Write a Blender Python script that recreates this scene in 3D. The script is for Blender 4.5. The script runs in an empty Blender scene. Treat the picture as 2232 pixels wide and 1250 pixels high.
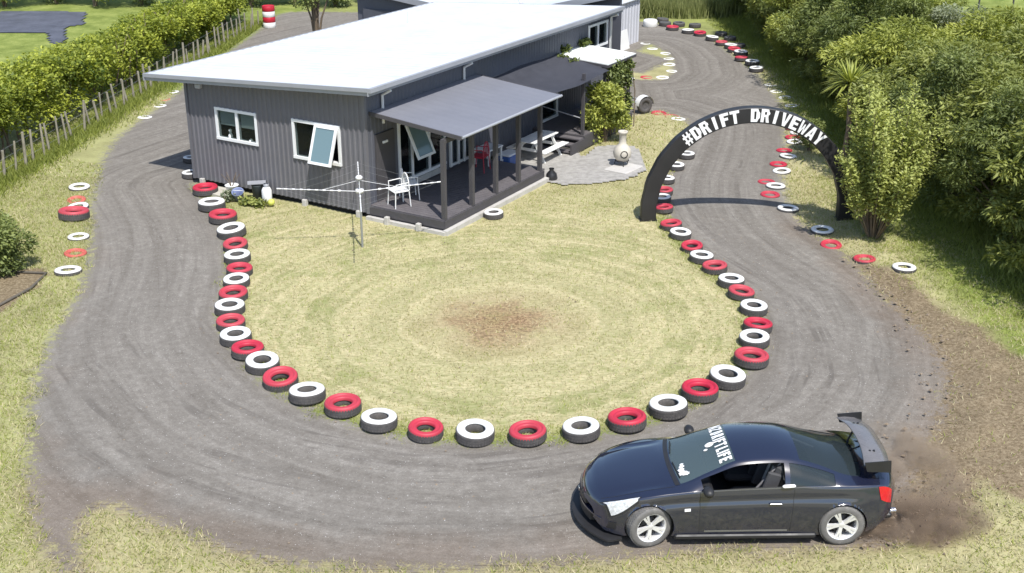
import bpy, math, random
import numpy as np
from mathutils import Vector, Matrix
random.seed(7); RNG = np.random.default_rng(11)
S = bpy.context.scene
COL = S.collection
# ---------------------------------------------------------------- camera, light, exposure
cd = bpy.data.cameras.new('camera'); cam = bpy.data.objects.new('camera', cd); COL.objects.link(cam)
cam.location = (0, 0, 10.4); cam.rotation_euler = (math.pi/2 - 0.393, 0, 0)
cd.sensor_width = 36; cd.lens = 41.66; cd.clip_start = 0.1; cd.clip_end = 3000
S.camera = cam
SUN = Vector((-0.22, 0.56, -1.0)).normalized()
wd = bpy.data.worlds.new('World'); S.world = wd; wd.use_nodes = True
nt = wd.node_tree; bg = nt.nodes['Background']
sky = nt.nodes.new('ShaderNodeTexSky'); sky.sky_type = 'NISHITA'; sky.sun_disc = False
sky.sun_elevation = math.asin(-SUN.z); sky.sun_rotation = math.atan2(-SUN.x, -SUN.y)
sky.air_density = 1.0; sky.dust_density = 1.0
nt.links.new(sky.outputs[0], bg.inputs[0]); bg.inputs[1].default_value = 0.15
ld = bpy.data.lights.new('sun', 'SUN'); ld.energy = 4.4; ld.angle = math.radians(0.6); ld.color = (1, .965, .90)
lo = bpy.data.objects.new('sun', ld); COL.objects.link(lo); lo.rotation_euler = SUN.to_track_quat('-Z', 'Y').to_euler(); lo.location = (5, -10, 30)
vs = S.view_settings; vs.view_transform = 'Standard'; vs.look = 'None'; vs.exposure = 0.27; vs.gamma = 1; vs.use_curve_mapping = False
# ---------------------------------------------------------------- helpers
def link(o, parent=None):
    COL.objects.link(o)
    if parent is not None: o.parent = parent
    return o
def tag(o, label=None, cat=None, group=None, kind=None):
    if label: o['label'] = label
    if cat: o['category'] = cat
    if group: o['group'] = group
    if kind: o['kind'] = kind
    return o
def empty(name, loc=(0,0,0), rz=0, label=None, cat=None, group=None):
    o = bpy.data.objects.new(name, None); link(o); o.location = loc; o.rotation_euler = (0,0,rz); o.empty_display_size = .3
    return tag(o, label, cat, group)
def copy_tree(o, parent=None):
    c = o.copy(); COL.objects.link(c)
    if parent is not None: c.parent = parent
    for ch in list(o.children): copy_tree(ch, c)
    return c
def fast_mesh(name, verts, faces, mat=None, parent=None, smooth=False, attrs=None, n=4):
    """verts (N,3), faces (M,n) arrays"""
    me = bpy.data.meshes.new(name); verts = np.asarray(verts, np.float32); faces = np.asarray(faces, np.int32)
    me.vertices.add(len(verts)); me.vertices.foreach_set('co', verts.ravel())
    me.loops.add(faces.size); me.loops.foreach_set('vertex_index', faces.ravel())
    me.polygons.add(len(faces)); me.polygons.foreach_set('loop_start', np.arange(0, faces.size, n, dtype=np.int32))
    me.polygons.foreach_set('loop_total', np.full(len(faces), n, np.int32))
    if smooth: me.polygons.foreach_set('use_smooth', np.ones(len(faces), bool))
    for k, a in (attrs or {}).items():
        a = np.asarray(a, np.float32)
        if a.ndim == 1: at = me.attributes.new(k, 'FLOAT', 'POINT'); at.data.foreach_set('value', a)
        else: at = me.attributes.new(k, 'FLOAT_VECTOR', 'POINT'); at.data.foreach_set('vector', a.ravel())
    me.update(); me.validate()
    if mat: me.materials.append(mat)
    return link(bpy.data.objects.new(name, me), parent)
class MB:
    def __init__(s): s.v = []; s.f = []; s.sm = []
    def add(s, vs_, fs, smooth=False):
        n = len(s.v); s.v += [tuple(p) for p in vs_]; s.f += [tuple(i+n for i in f) for f in fs]; s.sm += [smooth]*len(fs)
    def box(s, c, d, rz=0, rx=0, ry=0, bev=0):
        hx, hy, hz = d[0]/2, d[1]/2, d[2]/2
        M = Matrix.Translation(c) @ Matrix.Rotation(rz,4,'Z') @ Matrix.Rotation(ry,4,'Y') @ Matrix.Rotation(rx,4,'X')
        if bev <= 0:
            P = [(x,y,z) for x in (-hx,hx) for y in (-hy,hy) for z in (-hz,hz)]
            F = [(0,1,3,2),(4,6,7,5),(0,4,5,1),(2,3,7,6),(0,2,6,4),(1,5,7,3)]
        else:
            b = bev; o = [(-hx+b,-hy),(hx-b,-hy),(hx,-hy+b),(hx,hy-b),(hx-b,hy),(-hx+b,hy),(-hx,hy-b),(-hx,-hy+b)]
            i_ = [(x*(1-b/hx), y*(1-b/hy)) for x, y in o]
            P = [(x,y,-hz+b) for x,y in o] + [(x,y,hz-b) for x,y in o] + [(x,y,hz) for x,y in i_] + [(x,y,-hz) for x,y in i_]
            F = []
            for k in range(8):
                l = (k+1) % 8; F += [(k,l,8+l,8+k), (8+k,8+l,16+l,16+k), (24+k,24+l,l,k)]
            F += [tuple(range(16,24)), tuple(range(31,23,-1))]
        s.add([M @ Vector(p) for p in P], F)
    def tube(s, pts, r, n=8, cap=True, smooth=True):
        pts = [Vector(p) for p in pts]; rs = r if isinstance(r, (list, tuple)) else [r]*len(pts); rings = []
        up = Vector((0,0,1)); prev = None
        for i, p in enumerate(pts):
            t = (pts[min(i+1,len(pts)-1)] - pts[max(i-1,0)]).normalized()
            a = prev if prev is not None else (Vector((1,0,0)) if abs(t.z) > .9 else up)
            a = (a - t*a.dot(t)).normalized(); b = t.cross(a); prev = a
            rings.append([p + (a*math.cos(2*math.pi*k/n) + b*math.sin(2*math.pi*k/n))*rs[i] for k in range(n)])
        V = [q for r_ in rings for q in r_]; F = []
        for i in range(len(pts)-1):
            for k in range(n):
                l = (k+1) % n; F.append((i*n+k, i*n+l, (i+1)*n+l, (i+1)*n+k))
        s.add(V, F, smooth)
        if cap: s.add(rings[0], [tuple(range(n))[::-1]]); s.add(rings[-1], [tuple(range(n))])
    def lathe(s, prof, n=24, M=None, smooth=True, closed=False):
        M = M or Matrix.Identity(4); V = []; F = []; m = len(prof)
        for k in range(n):
            a = 2*math.pi*k/n
            for r, z in prof: V.append(M @ Vector((r*math.cos(a), r*math.sin(a), z)))
        for k in range(n):
            l = (k+1) % n
            for i in range(m if closed else m-1):
                j = (i+1) % m; F.append((k*m+i, l*m+i, l*m+j, k*m+j))
        s.add(V, F, smooth)
    def quad(s, *P): s.add(P, [tuple(range(len(P)))])
    def prism(s, poly, z0, z1, f=None):
        """poly list of (x,y) extruded between z0,z1; f maps (x,y,z)->point"""
        f = f or (lambda x,y,z: (x,y,z)); n = len(poly)
        V = [f(x,y,z0) for x,y in poly] + [f(x,y,z1) for x,y in poly]
        F = [tuple(range(n))[::-1], tuple(range(n,2*n))] + [(k,(k+1)%n,n+(k+1)%n,n+k) for k in range(n)]
        s.add(V, F)
    def build(s, name, mat, parent=None, loc=None, rz=0):
        me = bpy.data.meshes.new(name); me.from_pydata(s.v, [], s.f); me.polygons.foreach_set('use_smooth', s.sm)
        me.materials.append(mat); me.update()
        o = link(bpy.data.objects.new(name, me), parent)
        if loc is not None: o.location = loc
        o.rotation_euler = (0,0,rz)
        return o
# ---- materials
class NT:
    def __init__(s, name):
        s.m = bpy.data.materials.new(name); s.m.use_nodes = True; s.t = s.m.node_tree; s.b = s.t.nodes['Principled BSDF']; s.out = s.t.nodes['Material Output']
    def n(s, typ, **kw):
        o = s.t.nodes.new('ShaderNode'+typ)
        for k, v in kw.items():
            if k.startswith('i_'):
                o.inputs[k[2:]].default_value = v
            else: setattr(o, k, v)
        return o
    def l(s, a, b): s.t.links.new(a, b)
    def noise(s, vec, scale, detail=3, rough=.55, dist=0):
        o = s.n('TexNoise'); o.inputs['Scale'].default_value = scale; o.inputs['Detail'].default_value = detail; o.inputs['Roughness'].default_value = rough; o.inputs['Distortion'].default_value = dist
        if vec is not None: s.l(vec, o.inputs['Vector'])
        return o.outputs['Fac']
    def ramp(s, fac, stops):
        o = s.n('ValToRGB'); e = o.color_ramp.elements
        while len(e) < len(stops): e.new(.5)
        for k, (p, c) in enumerate(stops):
            e[k].position = p; e[k].color = (c, c, c, 1) if isinstance(c, (int, float)) else (*c, 1)
        s.l(fac, o.inputs[0]); return o.outputs[0]
    def mix(s, fac, a, b, mode='MIX'):
        o = s.n('MixRGB', blend_type=mode)
        for k, v in ((0, fac), (1, a), (2, b)):
            if isinstance(v, (int, float)): o.inputs[k].default_value = v if k == 0 else (v, v, v, 1)
            elif isinstance(v, tuple): o.inputs[k].default_value = (*v, 1)
            else: s.l(v, o.inputs[k])
        return o.outputs[0]
    def math(s, op, a, b=0.0, c=None):
        o = s.n('Math', operation=op)
        for k, v in ((0, a), (1, b), (2, c)):
            if v is None: continue
            if isinstance(v, (int, float)): o.inputs[k].default_value = v
            else: s.l(v, o.inputs[k])
        return o.outputs[0]
    def bump(s, h, strength=.3, dist=.02):
        o = s.n('Bump'); o.inputs['Strength'].default_value = strength; o.inputs['Distance'].default_value = dist
        s.l(h, o.inputs['Height']); s.l(o.outputs[0], s.b.inputs['Normal'])
    def attr(s, name, out='Fac'): return s.n('Attribute', attribute_name=name).outputs[out]
    def obj(s): return s.n('TexCoord').outputs['Object']
    def pos(s): return s.n('NewGeometry').outputs['Position']
def mat(name, col, rough=.6, var=.12, scale=3, fine=40, bump=0, metal=0, spec=.5, coat=0, dirt=None):
    t = NT(name); c = t.obj(); n1 = t.noise(c, scale, 4); n2 = t.noise(c, fine, 2)
    f = t.math('ADD', t.math('MULTIPLY', n1, .65), t.math('MULTIPLY', n2, .35))
    lo_ = tuple(x*(1-var) for x in col); hi = tuple(min(1, x*(1+var)) for x in col)
    cc = t.ramp(f, [(.3, lo_), (.7, hi)])
    if dirt: cc = t.mix(t.ramp(t.noise(c, scale*1.7, 5, .7), [(.52, 0.), (.75, dirt[1])]), cc, dirt[0])
    t.l(cc, t.b.inputs['Base Color']); t.b.inputs['Roughness'].default_value = rough; t.b.inputs['Metallic'].default_value = metal
    t.b.inputs['Specular IOR Level'].default_value = spec; t.b.inputs['Coat Weight'].default_value = coat
    t.l(t.ramp(n1, [(.3, max(0, rough-.08)), (.7, min(1, rough+.08))]), t.b.inputs['Roughness'])
    if bump: t.bump(n2, bump, .01)
    return t.m
def leaf_mat(name, dark, light, trans=.35, rough=.5):
    t = NT(name); a = t.attr('tint'); n = t.noise(t.pos(), 1.1, 3)
    f = t.math('ADD', t.math('MULTIPLY', a, .7), t.math('MULTIPLY', n, .3))
    c = t.ramp(f, [(.2, dark), (.8, light)]); t.l(c, t.b.inputs['Base Color']); t.b.inputs['Roughness'].default_value = rough
    t.b.inputs['Specular IOR Level'].default_value = .3
    tr = t.n('BsdfTranslucent'); t.l(t.mix(1.0, c, (1.0, 1.0, .55), 'MULTIPLY'), tr.inputs[0])
    mx = t.n('MixShader'); mx.inputs[0].default_value = trans; t.l(t.b.outputs[0], mx.inputs[1]); t.l(tr.outputs[0], mx.inputs[2]); t.l(mx.outputs[0], t.out.inputs[0])
    return t.m
def glass_mat(name, tint=(.03,.035,.04), see=.35, rough=.03):
    t = NT(name); t.b.inputs['Base Color'].default_value = (*tint, 1); t.b.inputs['Roughness'].default_value = rough; t.b.inputs['Specular IOR Level'].default_value = .8
    tr = t.n('BsdfTransparent'); tr.inputs[0].default_value = (.75,.8,.8,1)
    mx = t.n('MixShader'); mx.inputs[0].default_value = see; t.l(t.b.outputs[0], mx.inputs[1]); t.l(tr.outputs[0], mx.inputs[2]); t.l(mx.outputs[0], t.out.inputs[0])
    return t.m
# ---- numeric noise / distance
def vnoise(x, y, s, seed=0):
    x = np.asarray(x)/s + seed*17.3; y = np.asarray(y)/s + seed*9.1; xi = np.floor(x); yi = np.floor(y); fx = x-xi; fy = y-yi
    fx = fx*fx*(3-2*fx); fy = fy*fy*(3-2*fy)
    h = lambda a, b: np.modf(np.abs(np.sin(a*127.1+b*311.7+seed*7.7)*43758.5453))[0]
    return (h(xi,yi)*(1-fx)+h(xi+1,yi)*fx)*(1-fy) + (h(xi,yi+1)*(1-fx)+h(xi+1,yi+1)*fx)*fy
def fnoise(x, y, s, seed=0, o=4): return sum(vnoise(x,y,s/2**k,seed+k)/2**k for k in range(o))/sum(1/2**k for k in range(o))
def sdf(px, py, poly):
    """positive inside"""
    P = np.array(poly, float); Q = np.roll(P, -1, 0); d = np.full(px.shape, 1e9); ins = np.zeros(px.shape, bool)
    for (ax, ay), (bx, by) in zip(P, Q):
        ex, ey = bx-ax, by-ay; L = ex*ex+ey*ey+1e-12
        t = np.clip(((px-ax)*ex+(py-ay)*ey)/L, 0, 1); d = np.minimum(d, np.hypot(px-ax-t*ex, py-ay-t*ey))
        c = (ay > py) != (by > py); ins ^= c & (px < ex*(py-ay)/(ey+1e-12)+ax)
    return np.where(ins, d, -d)
def smooth_poly(P, it=2):
    for _ in range(it):
        Q = []
        for i in range(len(P)):
            a, b = np.array(P[i]), np.array(P[(i+1) % len(P)]); Q += [a*.75+b*.25, a*.25+b*.75]
        P = Q
    return [tuple(p) for p in P]
sstep = lambda a, b, x: np.clip((x-a)/(b-a), 0, 1)**2*(3-2*np.clip((x-a)/(b-a), 0, 1))
ORD = 'first second third fourth fifth sixth seventh eighth ninth tenth eleventh twelfth thirteenth fourteenth fifteenth sixteenth seventeenth eighteenth nineteenth twentieth'.split()
# ---- measured ground positions (metres)
TY = {
 'L': [(-9.836, 35.061, 0.422, 'W'), (-9.439, 33.478, 0.539, 'W'), (-8.652, 31.932, 0.698, 'R'), (-8.155, 30.586, 0.722, 'W'), (-7.633, 29.595, 0.726, 'R'), (-7.148, 28.484, 0.725, 'W'), (-6.844, 27.509, 0.602, 'R'), (-6.622, 26.682, 0.63, 'W'), (-6.398, 25.84, 0.602, 'R'), (-6.315, 25.153, 0.599, 'W'), (-6.217, 24.364, 0.634, 'R'), (-6.134, 23.616, 0.647, 'W'), (-5.943, 22.835, 0.6, 'R'), (-5.682, 22.119, 0.641, 'W'), (-5.306, 21.483, 0.644, 'R'), (-4.897, 20.897, 0.656, 'W'), (-4.412, 20.201, 0.664, 'R'), (-3.809, 19.598, 0.673, 'W'), (-3.082, 19.129, 0.668, 'R'), (-2.373, 18.577, 0.652, 'W'), (-1.519, 18.245, 0.619, 'R'), (-0.648, 18.131, 0.672, 'W')],
 'R': [(0.28, 18.115, 0.655, 'R'), (1.222, 18.245, 0.659, 'W'), (2.055, 18.577, 0.685, 'R'), (2.848, 19.059, 0.7, 'W'), (3.51, 19.709, 0.685, 'R'), (4.107, 20.259, 0.692, 'W'), (4.729, 21.103, 0.679, 'R'), (4.963, 22.007, 0.619, 'W'), (5.156, 22.67, 0.606, 'R'), (5.248, 23.616, 0.597, 'W'), (5.122, 24.47, 0.585, 'R'), (5.023, 25.153, 0.599, 'W'), (4.792, 26.016, 0.584, 'R'), (4.566, 26.682, 0.575, 'W'), (4.447, 27.411, 0.532, 'R'), (4.275, 28.346, 0.548, 'W'), (4.137, 29.012, 0.559, 'R'), (4.094, 30.352, 0.519, 'R'), (4.146, 31.226, 0.507, 'W'), (4.288, 31.89, 0.491, 'R'), (4.471, 32.978, 0.479, 'W'), (4.936, 34.325, 0.469, 'W'), (5.416, 35.516, 0.455, 'W')],
 'RO': [(9.211, 25.879, 0.561, 'W'), (8.524, 26.717, 0.532, 'R'), (7.984, 27.799, 0.528, 'R'), (8.005, 28.784, 0.591, 'W'), (7.499, 30.553, 0.585, 'W'), (7.264, 31.8, 0.542, 'R'), (7.577, 32.566, 0.567, 'W'), (7.4, 33.006, 0.507, 'R'), (8.076, 34.059, 0.548, 'W'), (8.115, 34.778, 0.531, 'R'), (8.591, 35.626, 0.542, 'W'), (8.62, 36.3, 0.508, 'R'), (9.168, 37.271, 0.52, 'W'), (9.217, 37.831, 0.497, 'R'), (9.482, 38.348, 0.503, 'W'), (9.459, 38.938, 0.495, 'R')],
 'RU': [(10.133, 42.162, 0.482, 'W'), (10.172, 43.437, 0.478, 'W'), (10.045, 44.478, 0.488, 'W'), (10.055, 45.566, 0.499, 'W')],
 'UO': [(9.947, 47.946, 0.56, 'W'), (10.016, 49.208, 0.593, 'W'), (9.708, 50.052, 0.544, 'R'), (9.897, 51.22, 0.595, 'W'), (9.721, 51.925, 0.562, 'R'), (9.722, 52.752, 0.571, 'W'), (9.436, 53.497, 0.537, 'R'), (9.174, 54.595, 0.589, 'W'), (8.794, 55.735, 0.579, 'R'), (8.317, 56.322, 0.585, 'W'), (7.686, 57.164, 0.593, 'R')],
 'UB': [(7.474, 58.325, 0.582, 'K'), (7.461, 59.351, 0.591, 'K'), (8.129, 58.199, 0.581, 'K'), (8.858, 57.825, 0.577, 'K'), (10.006, 54.532, 0.547, 'K'), (9.771, 55.667, 0.557, 'K'), (10.139, 52.907, 0.531, 'K')],
 'UI': [(6.056, 53.908, 0.458, 'W'), (6.23, 52.638, 0.448, 'W'), (6.698, 51.621, 0.52, 'W'), (6.706, 50.544, 0.471, 'W'), (6.576, 49.323, 0.537, 'W'), (6.516, 48.067, 0.487, 'W'), (6.001, 46.869, 0.549, 'W'), (5.36, 46.869, 0.512, 'R'), (4.614, 46.703, 0.547, 'W')],
 'MI': [(5.192, 41.085, 0.552, 'R'), (5.598, 40.694, 0.483, 'R'), (5.774, 40.309, 0.526, 'W')],
 'LW': [(-0.488, 29.889, 0.525, 'W')],
 'LO': [(-10.481, 25.967, 0.627, 'W'), (-10.724, 27.185, 0.54, 'R'), (-11.034, 28.335, 0.537, 'W'), (-11.637, 29.794, 0.78, 'R'), (-11.837, 30.709, 0.576, 'W'), (-12.104, 31.348, 0.51, 'R'), (-12.395, 32.437, 0.591, 'W')],
 'LU': [(-12.848, 40.565, 0.529, 'W'), (-12.777, 42.231, 0.499, 'W'), (-12.895, 43.22, 0.476, 'R'), (-12.885, 44.402, 0.488, 'W')],
}
OUTER = [[-12.1, 57.68], [-12.36, 53.68], [-12.59, 50.17], [-12.72, 46.81], [-12.69, 43.91], [-12.78, 41.72], [-12.95, 39.54], [-12.99, 37.62], [-12.68, 35.5], [-12.28, 33.58], [-11.91, 32.05], [-11.29, 30.06], [-10.72, 28.28], [-10.34, 26.99], [-10.02, 25.79], [-9.77, 24.42], [-9.67, 23.4], [-9.62, 22.69], [-9.45, 21.58], [-9.19, 20.36], [-8.79, 19.08], [-8.2, 17.46], [-7.75, 16.32], [-7.39, 15.54], [-6.99, 14.93], [-6.41, 14.25], [-6.2, 13.82], [-6.33, 14.25], [-6.56, 15.05], [-6.77, 15.6], [-6.56, 16.05], [-6.24, 16.08], [-5.76, 15.67], [-5.02, 15.29], [-4.45, 14.93], [-3.77, 14.67], [-3.13, 14.5], [-2.45, 14.38], [-1.77, 14.33], [-0.78, 14.38], [0.23, 14.45], [1.24, 14.56], [1.93, 14.7], [2.62, 14.78], [3.66, 14.84], [4.7, 14.9], [5.4, 14.93], [6.18, 15.23], [6.5, 16.59], [7.06, 17.77], [7.86, 19.08], [8.42, 20.36], [8.6, 21.58], [8.59, 22.69], [8.41, 23.9], [8.33, 25.22], [8.29, 26.23], [8.19, 27.3], [7.99, 28.11], [7.73, 28.97], [7.59, 30.25], [7.75, 32.05], [8.07, 33.81], [8.57, 35.75], [8.94, 37.34], [9.37, 39.67], [9.72, 41.59], [9.9, 43.11], [9.93, 45.83], [9.87, 48.35], [9.6, 51.13], [9.4, 53.57], [8.97, 56.25], [8.07, 57.68], [7.31, 58.8], [6.49, 59.57], [1.99, 61.85], [-8.0, 62.27], [-11.38, 62.55], [-12.16, 61.57]]
ISLE = [[-9.2, 32.91], [-8.54, 31.55], [-7.84, 30.06], [-7.2, 28.28], [-6.7, 26.08], [-6.49, 24.68], [-6.3, 23.4], [-5.85, 22.24], [-5.05, 20.86], [-4.5, 20.08], [-3.87, 19.4], [-3.12, 18.87], [-2.33, 18.44], [-1.49, 18.11], [-0.61, 17.99], [0.27, 18.02], [1.32, 18.21], [2.07, 18.49], [2.87, 18.99], [3.54, 19.61], [4.16, 20.21], [4.77, 21.16], [5.12, 22.24], [5.34, 23.4], [5.38, 24.42], [5.04, 25.45], [4.58, 26.99], [4.28, 28.55], [4.17, 29.76], [4.19, 31.63], [4.55, 33.58], [5.11, 35.5], [5.68, 37.62], [6.03, 39.36], [5.95, 40.42], [5.3, 41.46], [4.61, 41.06], [3.68, 40.61], [4.08, 40.46], [4.26, 46.15], [4.63, 46.64], [5.16, 46.48], [5.89, 46.48], [6.57, 47.91], [6.78, 50.36], [6.7, 52.12], [6.21, 53.79], [5.57, 52.12], [6.83, 50.22], [5.3, 47.64], [-2.27, 52.12], [-4.82, 47.82], [-1.82, 45.23], [-9.04, 33.01]]
PATIO = [[0.92, 32.91], [1.5, 32.6], [2.84, 32.82], [3.77, 33.44], [4.07, 34.18], [4.09, 35.25], [4.02, 36.69], [3.15, 36.9], [2.62, 36.69], [2.19, 35.5], [1.9, 38.47], [0.67, 38.47], [-0.38, 36.26], [-0.35, 33.58]]
DIRT = [[8.28, 27.24], [8.65, 26.53], [9.0, 25.5], [9.47, 24.03], [9.79, 22.69], [10.17, 21.16], [10.21, 19.8], [8.74, 16.32], [8.13, 16.05], [7.66, 16.59], [7.01, 15.42], [6.43, 14.93], [5.7, 14.82], [5.17, 14.87], [5.64, 16.05], [6.68, 18.08], [8.05, 19.8]]
BED = [[-12.44, 25.79], [-11.69, 26.08], [-11.11, 26.14], [-10.88, 25.79], [-10.84, 25.09], [-11.04, 23.85], [-11.26, 22.92]]
FIELD = [[-24.29, 54.44], [-19.85, 54.99], [-19.31, 53.36], [-15.92, 52.33], [-17.1, 45.2], [-18.98, 41.59]]
MAT = [[-27.94, 62.13], [-24.77, 62.55], [-22.0, 62.13], [-20.7, 58.54], [-21.42, 57.68], [-20.0, 53.57], [-20.85, 53.36], [-22.07, 56.13], [-25.42, 56.13]]
# ---------------------------------------------------------------- ground, gravel, patio
OUT_S = smooth_poly(OUTER, 1); ISL_S = smooth_poly(ISLE[:-15], 0) ; ISL_S = ISLE
CX, CY = -0.26, 23.16
def hfield(x, y):
    d = sdf(x, y, OUT_S); di = sdf(x, y, ISL_S)
    lawn = np.maximum(-d, di)            # positive on grass
    right = sstep(5.0, 7.5, x)*(1-sstep(27, 31, y))
    h = sstep(0.0, .35, lawn)*.02 - .012
    h = h + right*sstep(.1, .8, -d)*(.10 + .20*(fnoise(x,y,.45,3)-.5)) + sstep(0,.5,lawn)*.05*(fnoise(x,y,1.2,5)-.5)
    return h, d, di
def masks(x, y):
    h, d, di = hfield(x, y); gd = np.minimum(d, -di)
    dirt = sstep(-.5, .7, sdf(x, y, DIRT) + .8*(fnoise(x,y,1.1,9)-.5)); bed = sstep(-.15, .15, sdf(x,y,BED)+.3*(fnoise(x,y,.4,2)-.5))
    dm = np.maximum(dirt, bed); dm = np.maximum(dm, .42*sstep(-1.2, .1, d)*(1-sstep(16.5, 19, y)))
    green = np.where((x < -11) & (y > 44), .95, 0)*1.0; green = np.maximum(green, sstep(17, 19, x)); green = np.maximum(green, .6*sstep(40, 60, y))
    green = np.maximum(green, .85*sstep(8.8,10.6,x)*(1-sstep(40,50,y)))
    edge = np.exp(-np.abs(di)/.35)*.85; green = np.maximum(green, np.where(y < 30, edge, edge*.2)); green = np.maximum(green, .36*sstep(-6,-8,x)); green = np.maximum(green, .16)
    isl = sstep(0, .4, di)*(1-sstep(29, 33, y))
    ang = np.arctan2(x-CX, -(y-CY))*4.2
    low = 1-sstep(28, 33, y)
    br = low*(sstep(1.8, .1, gd*0+d)*.72 + .25*sstep(3.2,4.8,-di))*(1-.5*sstep(15,19,y)*sstep(2,-1,x)) + (1-low)*.12*sstep(.8,0,d); br = np.maximum(br, sstep(-.8, .8, sdf(x,y,DIRT)))
    return h, gd, {'mask': np.stack([isl, dm, green], 1), 'flow': np.stack([-di, ang, gd], 1), 'brown': br}
def ground_material():
    t = NT('ground_cover'); p = t.pos(); n1 = t.noise(p, .9, 5, .65); n2 = t.noise(p, 14, 4, .7); n3 = t.noise(p, 60, 2)
    mp = t.n('Mapping'); mp.inputs['Scale'].default_value = (1, 3.2, 1); mp.inputs['Rotation'].default_value = (0,0,.25); t.l(p, mp.inputs[0]); n4 = t.noise(mp.outputs[0], 6, 3, .7, .6)
    f = t.math('ADD', t.math('MULTIPLY', n1, .5), t.math('ADD', t.math('MULTIPLY', n2, .25), t.math('MULTIPLY', n4, .25)))
    dry = t.ramp(f, [(.34, (.19,.19,.085)), (.44, (.33,.31,.155)), (.55, (.46,.42,.24)), (.68, (.57,.51,.32))])
    grn = t.ramp(f, [(.35, (.10,.135,.03)), (.5, (.21,.255,.065)), (.66, (.37,.40,.13))])
    sub = t.n('VectorMath', operation='SUBTRACT'); t.l(p, sub.inputs[0]); sub.inputs[1].default_value = (CX, CY, 0)
    ln = t.n('VectorMath', operation='LENGTH'); t.l(sub.outputs[0], ln.inputs[0]); r = t.math('ADD', ln.outputs['Value'], t.math('MULTIPLY', n1, .9))
    cb = t.n('CombineXYZ'); t.l(t.math('MULTIPLY', r, 3.0), cb.inputs[0]); t.l(t.math('MULTIPLY', n1, .6), cb.inputs[1])
    ring = t.noise(cb.outputs[0], 1.6, 3, .6)
    il = t.mix(t.ramp(ring, [(.40, 0.), (.62, .8)]), dry, (.66,.57,.36)); il = t.mix(t.ramp(n4, [(.38,.6),(.58,0.)]), il, (.24,.25,.10)); il = t.mix(t.ramp(n1, [(.36,.55),(.5,0.)]), il, (.27,.30,.11))
    brown = t.ramp(t.math('ADD', t.math('MULTIPLY', ln.outputs['Value'], .33), t.math('MULTIPLY', n1, .6)), [(.42, 1.), (.58, .8), (.74, .3), (1.05, 0.)])
    il = t.mix(t.ramp(t.math('ADD', t.math('MULTIPLY', ln.outputs['Value'], .16), t.math('MULTIPLY', n1, .5)), [(.35, .55), (.85, 0.)]), il, t.ramp(n4, [(.35, (.42,.36,.20)), (.62, (.62,.54,.35))])); il = t.mix(brown, il, t.ramp(n2, [(.38, (.16,.105,.06)), (.62, (.42,.29,.17))]))
    m = t.attr('mask', 'Vector'); sp = t.n('SeparateXYZ'); t.l(m, sp.inputs[0])
    c = t.mix(sp.outputs[0], dry, il); gf = t.ramp(t.math('ADD', sp.outputs[2], t.math('MULTIPLY', t.math('SUBTRACT', f, .5), 1.2)), [(.15, 0.), (.75, 1.)])
    c = t.mix(gf, c, grn)
    dcol = t.ramp(t.math('ADD', t.math('MULTIPLY', n2, .6), t.math('MULTIPLY', n3, .4)), [(.35, (.085,.06,.038)), (.5, (.205,.152,.10)), (.68, (.38,.31,.215))])
    df = t.ramp(t.math('ADD', sp.outputs[1], t.math('MULTIPLY', t.math('SUBTRACT', t.math('ADD', t.math('MULTIPLY', n1, .5), t.math('MULTIPLY', n4, .5)), .5), 1.3)), [(.25, 0.), (.6, .92)])
    c = t.mix(df, c, dcol)
    # gravel
    fl = t.attr('flow', 'Vector'); fs = t.n('SeparateXYZ'); t.l(fl, fs.inputs[0]); n22 = t.noise(p, 26, 3, .8); n75 = t.noise(p, 75, 2, .8); n5 = t.noise(p, 5, 4, .75)
    def streak(a, b, w): q = t.n('CombineXYZ'); t.l(t.math('MULTIPLY', fs.outputs[0], a), q.inputs[0]); t.l(t.math('MULTIPLY', fs.outputs[1], b), q.inputs[1]); return t.noise(q.outputs[0], 1.0, 4, .65, w)
    st = streak(2.6, .3, .5); st2 = streak(10, .6, .3)
    g = t.math('ADD', t.math('MULTIPLY', st, .25), t.math('ADD', t.math('MULTIPLY', st2, .09), t.math('ADD', t.math('MULTIPLY', n22, .22), t.math('ADD', t.math('MULTIPLY', n5, .26), t.math('MULTIPLY', n75, .18)))))
    gc = t.ramp(g, [(.36, (.115,.102,.088)), (.46, (.19,.173,.152)), (.54, (.25,.231,.205)), (.64, (.37,.347,.313))])
    q = t.n('CombineXYZ'); t.l(t.math('ADD', t.math('MULTIPLY', fs.outputs[0], 4.5), t.math('MULTIPLY', fs.outputs[1], 1.1)), q.inputs[0]); t.l(t.math('MULTIPLY', fs.outputs[1], .22), q.inputs[1]); st3 = t.noise(q.outputs[0], 1.0, 2, .5, .8)
    arc = t.math('MULTIPLY', t.ramp(st3, [(.57, 0.), (.63, .55)]), t.ramp(n1, [(.42, 0.), (.6, 1.)])); gc = t.mix(arc, gc, (.12,.108,.097))
    gc = t.mix(t.ramp(t.noise(p, .55, 5, .7), [(.40, .28), (.55, 0.)]), gc, (.16,.145,.127))
    bf = t.ramp(t.math('ADD', t.attr('brown'), t.math('MULTIPLY', t.math('SUBTRACT', n1, .5), 1.0)), [(.3, 0.), (.75, .85)])
    gc = t.mix(bf, gc, t.ramp(g, [(.34, (.10,.08,.062)), (.5, (.19,.158,.13)), (.66, (.31,.265,.225))]))
    gc = t.mix(t.ramp(t.noise(p, 38, 1, .5), [(.735, 0.), (.76, .8)]), gc, (.66,.64,.62))
    nm = t.math('ADD', t.math('MULTIPLY', n5, .55), t.math('MULTIPLY', n22, .45))
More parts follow.
